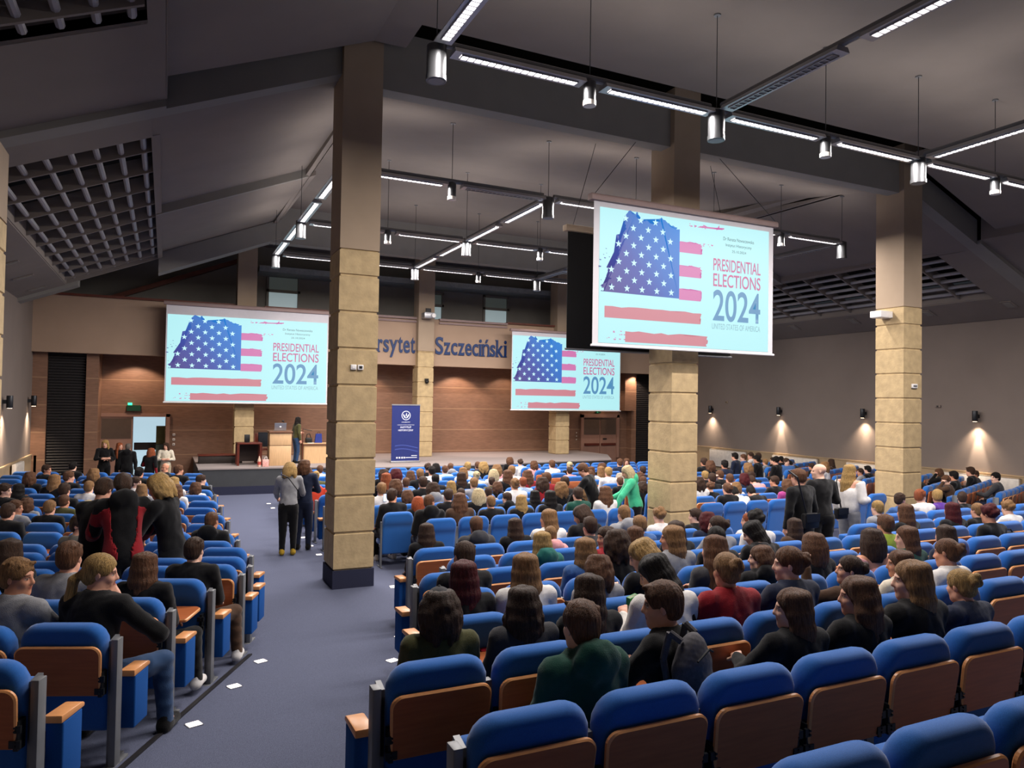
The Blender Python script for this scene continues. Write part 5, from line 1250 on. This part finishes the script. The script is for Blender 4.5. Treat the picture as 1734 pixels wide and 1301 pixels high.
# tier edge along the radiator-side rows: a dark nosing strip between seats and ramp
m = MB(); pts = [(-1.05, 3.75)]+[(-.21+.34*k+.07, 5.6+.82*k+.02) for k in range(-2, 4)]
for (a, b), (c, d) in zip(pts, pts[1:]):
    za, zc = floor_z(b), floor_z(d)
    m.add([(a, b, za-.01), (c, d, zc-.01), (c, d, zc+.016), (a, b, za+.016), (a-.04, b, za-.01), (c-.04, d, zc-.01), (c-.04, d, zc+.016), (a-.04, b, za+.016)], [(0, 1, 2, 3), (7, 6, 5, 4), (3, 2, 6, 7), (0, 3, 7, 4), (1, 5, 6, 2), (0, 4, 5, 1)])
struct(m.obj('trim_7', mat('nosing', '1c1a1c', .5, .1)))


small(1372, 880, 7.75, 'shoulder_bag', 'bag', 'black shoulder bag on a strap at the hip of the man in black velvet', lambda r: bag(r, .9, [(-.1, -.02, .1), (-.3, -.04, .62), (-.32, .1, .7)]))
small(1424, 868, 8.9, 'shoulder_bag', 'bag', 'black handbag hanging beside the person in the white off-shoulder top', lambda r: bag(r, .8, [(-.0, 0, .08), (-.02, .08, .5), (.1, .16, .6)]))
small(1700, 912, -.76, 'handbag', 'bag', 'black leather bag lying on a lowered wooden tablet by the empty seats', lambda r: (MB().box(-.16, .16, -.09, .09, -.01, .09).obj('body', LEATH, r, bev=.03), MB().path([(-.1, -.05, .09), (-.04, -.05, .13), (.06, -.05, .13), (.1, -.05, .09)], .008).obj('handle', LEATH, r)))
PHB = mat('phone_body', '101012', .3); SCR = emit('phone_screen', 'cfe4ff', 1.1)
def phone(r, tilt, lit=True):
    r.rotation_euler = tilt; MB().box(-.037, .037, -.004, .004, -.075, .075).obj('body', PHB, r, bev=.003)
    if lit: MB().box(-.033, .033, -.0055, -.004, -.068, .068).obj('display', SCR, r)
small(652, 843, 13.6, 'smartphone', 'phone', 'lit smartphone held up by a person beside the aisle pillar', lambda r: phone(r, (0, 0, .2)))
small(1431, 1091, -.73, 'smartphone', 'phone', 'dark smartphone lying on the wooden tablet by tousled brown hair', lambda r: phone(r, (PI/2, 0, .6), False))
def chips(r):
    MB().prism([(-.08, -.1), (.08, -.1), (.09, .1), (.03, .08), (-.02, .11), (-.09, .09)], 'y', -.02, .02).obj('bag_body', mat('snack_cream', 'd8d0b0', .5), r, bev=.008); MB().prism([(-.09, .04), (.09, .045), (.09, .1), (.03, .08), (-.02, .11), (-.09, .09)], 'y', -.024, .024).obj('green_band', mat('snack_green', '2f8f3a', .5), r)
small(1082, 1033, 4.2, 'snack_bag', 'snack bag', 'open snack bag with green top held over a blue seat back', chips)
small(1080, 1134, -.73, 'red_pouch', 'pouch', 'small red pouch lying on the lowered wooden tablet', lambda r: (MB().lathe([(.03, -.004), (.042, .0), (.042, .012), (.02, .018)], 14).obj('body', mat('pouch_red', 'b8182a', .5), r, smooth=True), MB().tube((-.02, 0, .014), (.03, .01, .016), .005, 6).obj('zip', mat('pouch_dark', '5c0f18', .5), r)))
small(838, 1092, -.735, 'folder', 'folder', 'bright red folder on the tablet in front of the person in the dark cap', lambda r: (MB().box(-.14, .14, -.1, .1, -.006, .006).obj('cover', mat('folder_red', 'b01430', .5), r), MB().box(-.13, .13, -.09, .09, .006, .009).obj('sheet', mat('folder_red2', 'c2243c', .6), r)))
small(1060, 1066, 4.3, 'sandwich_wrap', 'food', 'pale paper-wrapped snack held by the person with long dark hair', lambda r: (MB().sphere((0, 0, 0), .05, 10, (1.4, .8, .7)).obj('wrap', M['white'], r, smooth=True), MB().sphere((-.05, 0, .02), .028, 8).obj('bread', mat('bread', 'c79a5e', .8), r, smooth=True)))
small(1318, 962, 5.2, 'paper_cup', 'cup', 'white paper cup raised in a hand beside a curly dark bun', lambda r: (MB().lathe([(.03, -.06), (.04, .05), (.042, .055)], 14).obj('cup_body', M['white'], r, smooth=True), MB().lathe([(.044, .05), (.04, .07)], 14).obj('lid', M['plaster'], r)))
small(531, 838, 15.6, 'jacket', 'jacket', 'bright orange jacket hung over an aisle seat behind the pillar', lambda r: (MB().prism([(-.2, -.32), (.2, -.32), (.2, .12), (.12, .2), (-.12, .2), (-.2, .12)], 'y', -.06, .06).obj('body', cloth_orange, r, bev=.03), MB().box(-.27, -.19, -.05, .05, -.2, .13).obj('sleeve', cloth_orange, r, bev=.02), MB().box(.19, .27, -.05, .05, -.2, .13).obj('sleeve', cloth_orange, r, bev=.02)))

def backpack(r):
    F = Field((-.22, -.2, -.3), (.22, .14, .3), .01); F.ell((0, -.02, 0), (.155, .09, .23), None, .03); F.ell((0, -.07, -.07), (.12, .07, .12), None, .03); F.wrinkle(.006, 30, 9)
    link('pack_body', F.mesh('pack', mat('pack_grey', '4a484d', .85, .2, 60)), None, r)
    for s in (-1, 1): MB().path([(s*.09, .0, .2), (s*.1, .06, .235), (s*.11, .09, .1), (s*.1, .05, -.12)], .018).obj('strap', MATS['pack_grey'], r)
    MB().path([(-.1, -.09, .12), (0, -.11, .16), (.1, -.09, .12)], .006).obj('zip', M['black'], r)

o = WHO.get((1143, 1035))
if o:
    o.location.y += .1; b = o.location+Vector((-.03, -.13, .87)); r = empty('backpack', b, .5, 'dark grey backpack worn by the short-haired person in profile in the near rows', 'backpack'); backpack(r)

r = empty('shoulder_bag', LADY.location+Vector((.1, .2, .95)), -.2, 'dark bag on a thin cross-body strap worn by the blond person in the aisle', 'bag')
MB().box(-.1, .1, -.03, .03, -.12, .06).obj('body', LEATH, r, bev=.02); MB().path([(.08, 0, .05), (.13, -.16, .1), (.1, -.33, .28), (-.06, -.34, .5), (-.2, -.2, .56)], .01).obj('strap', LEATH, r)
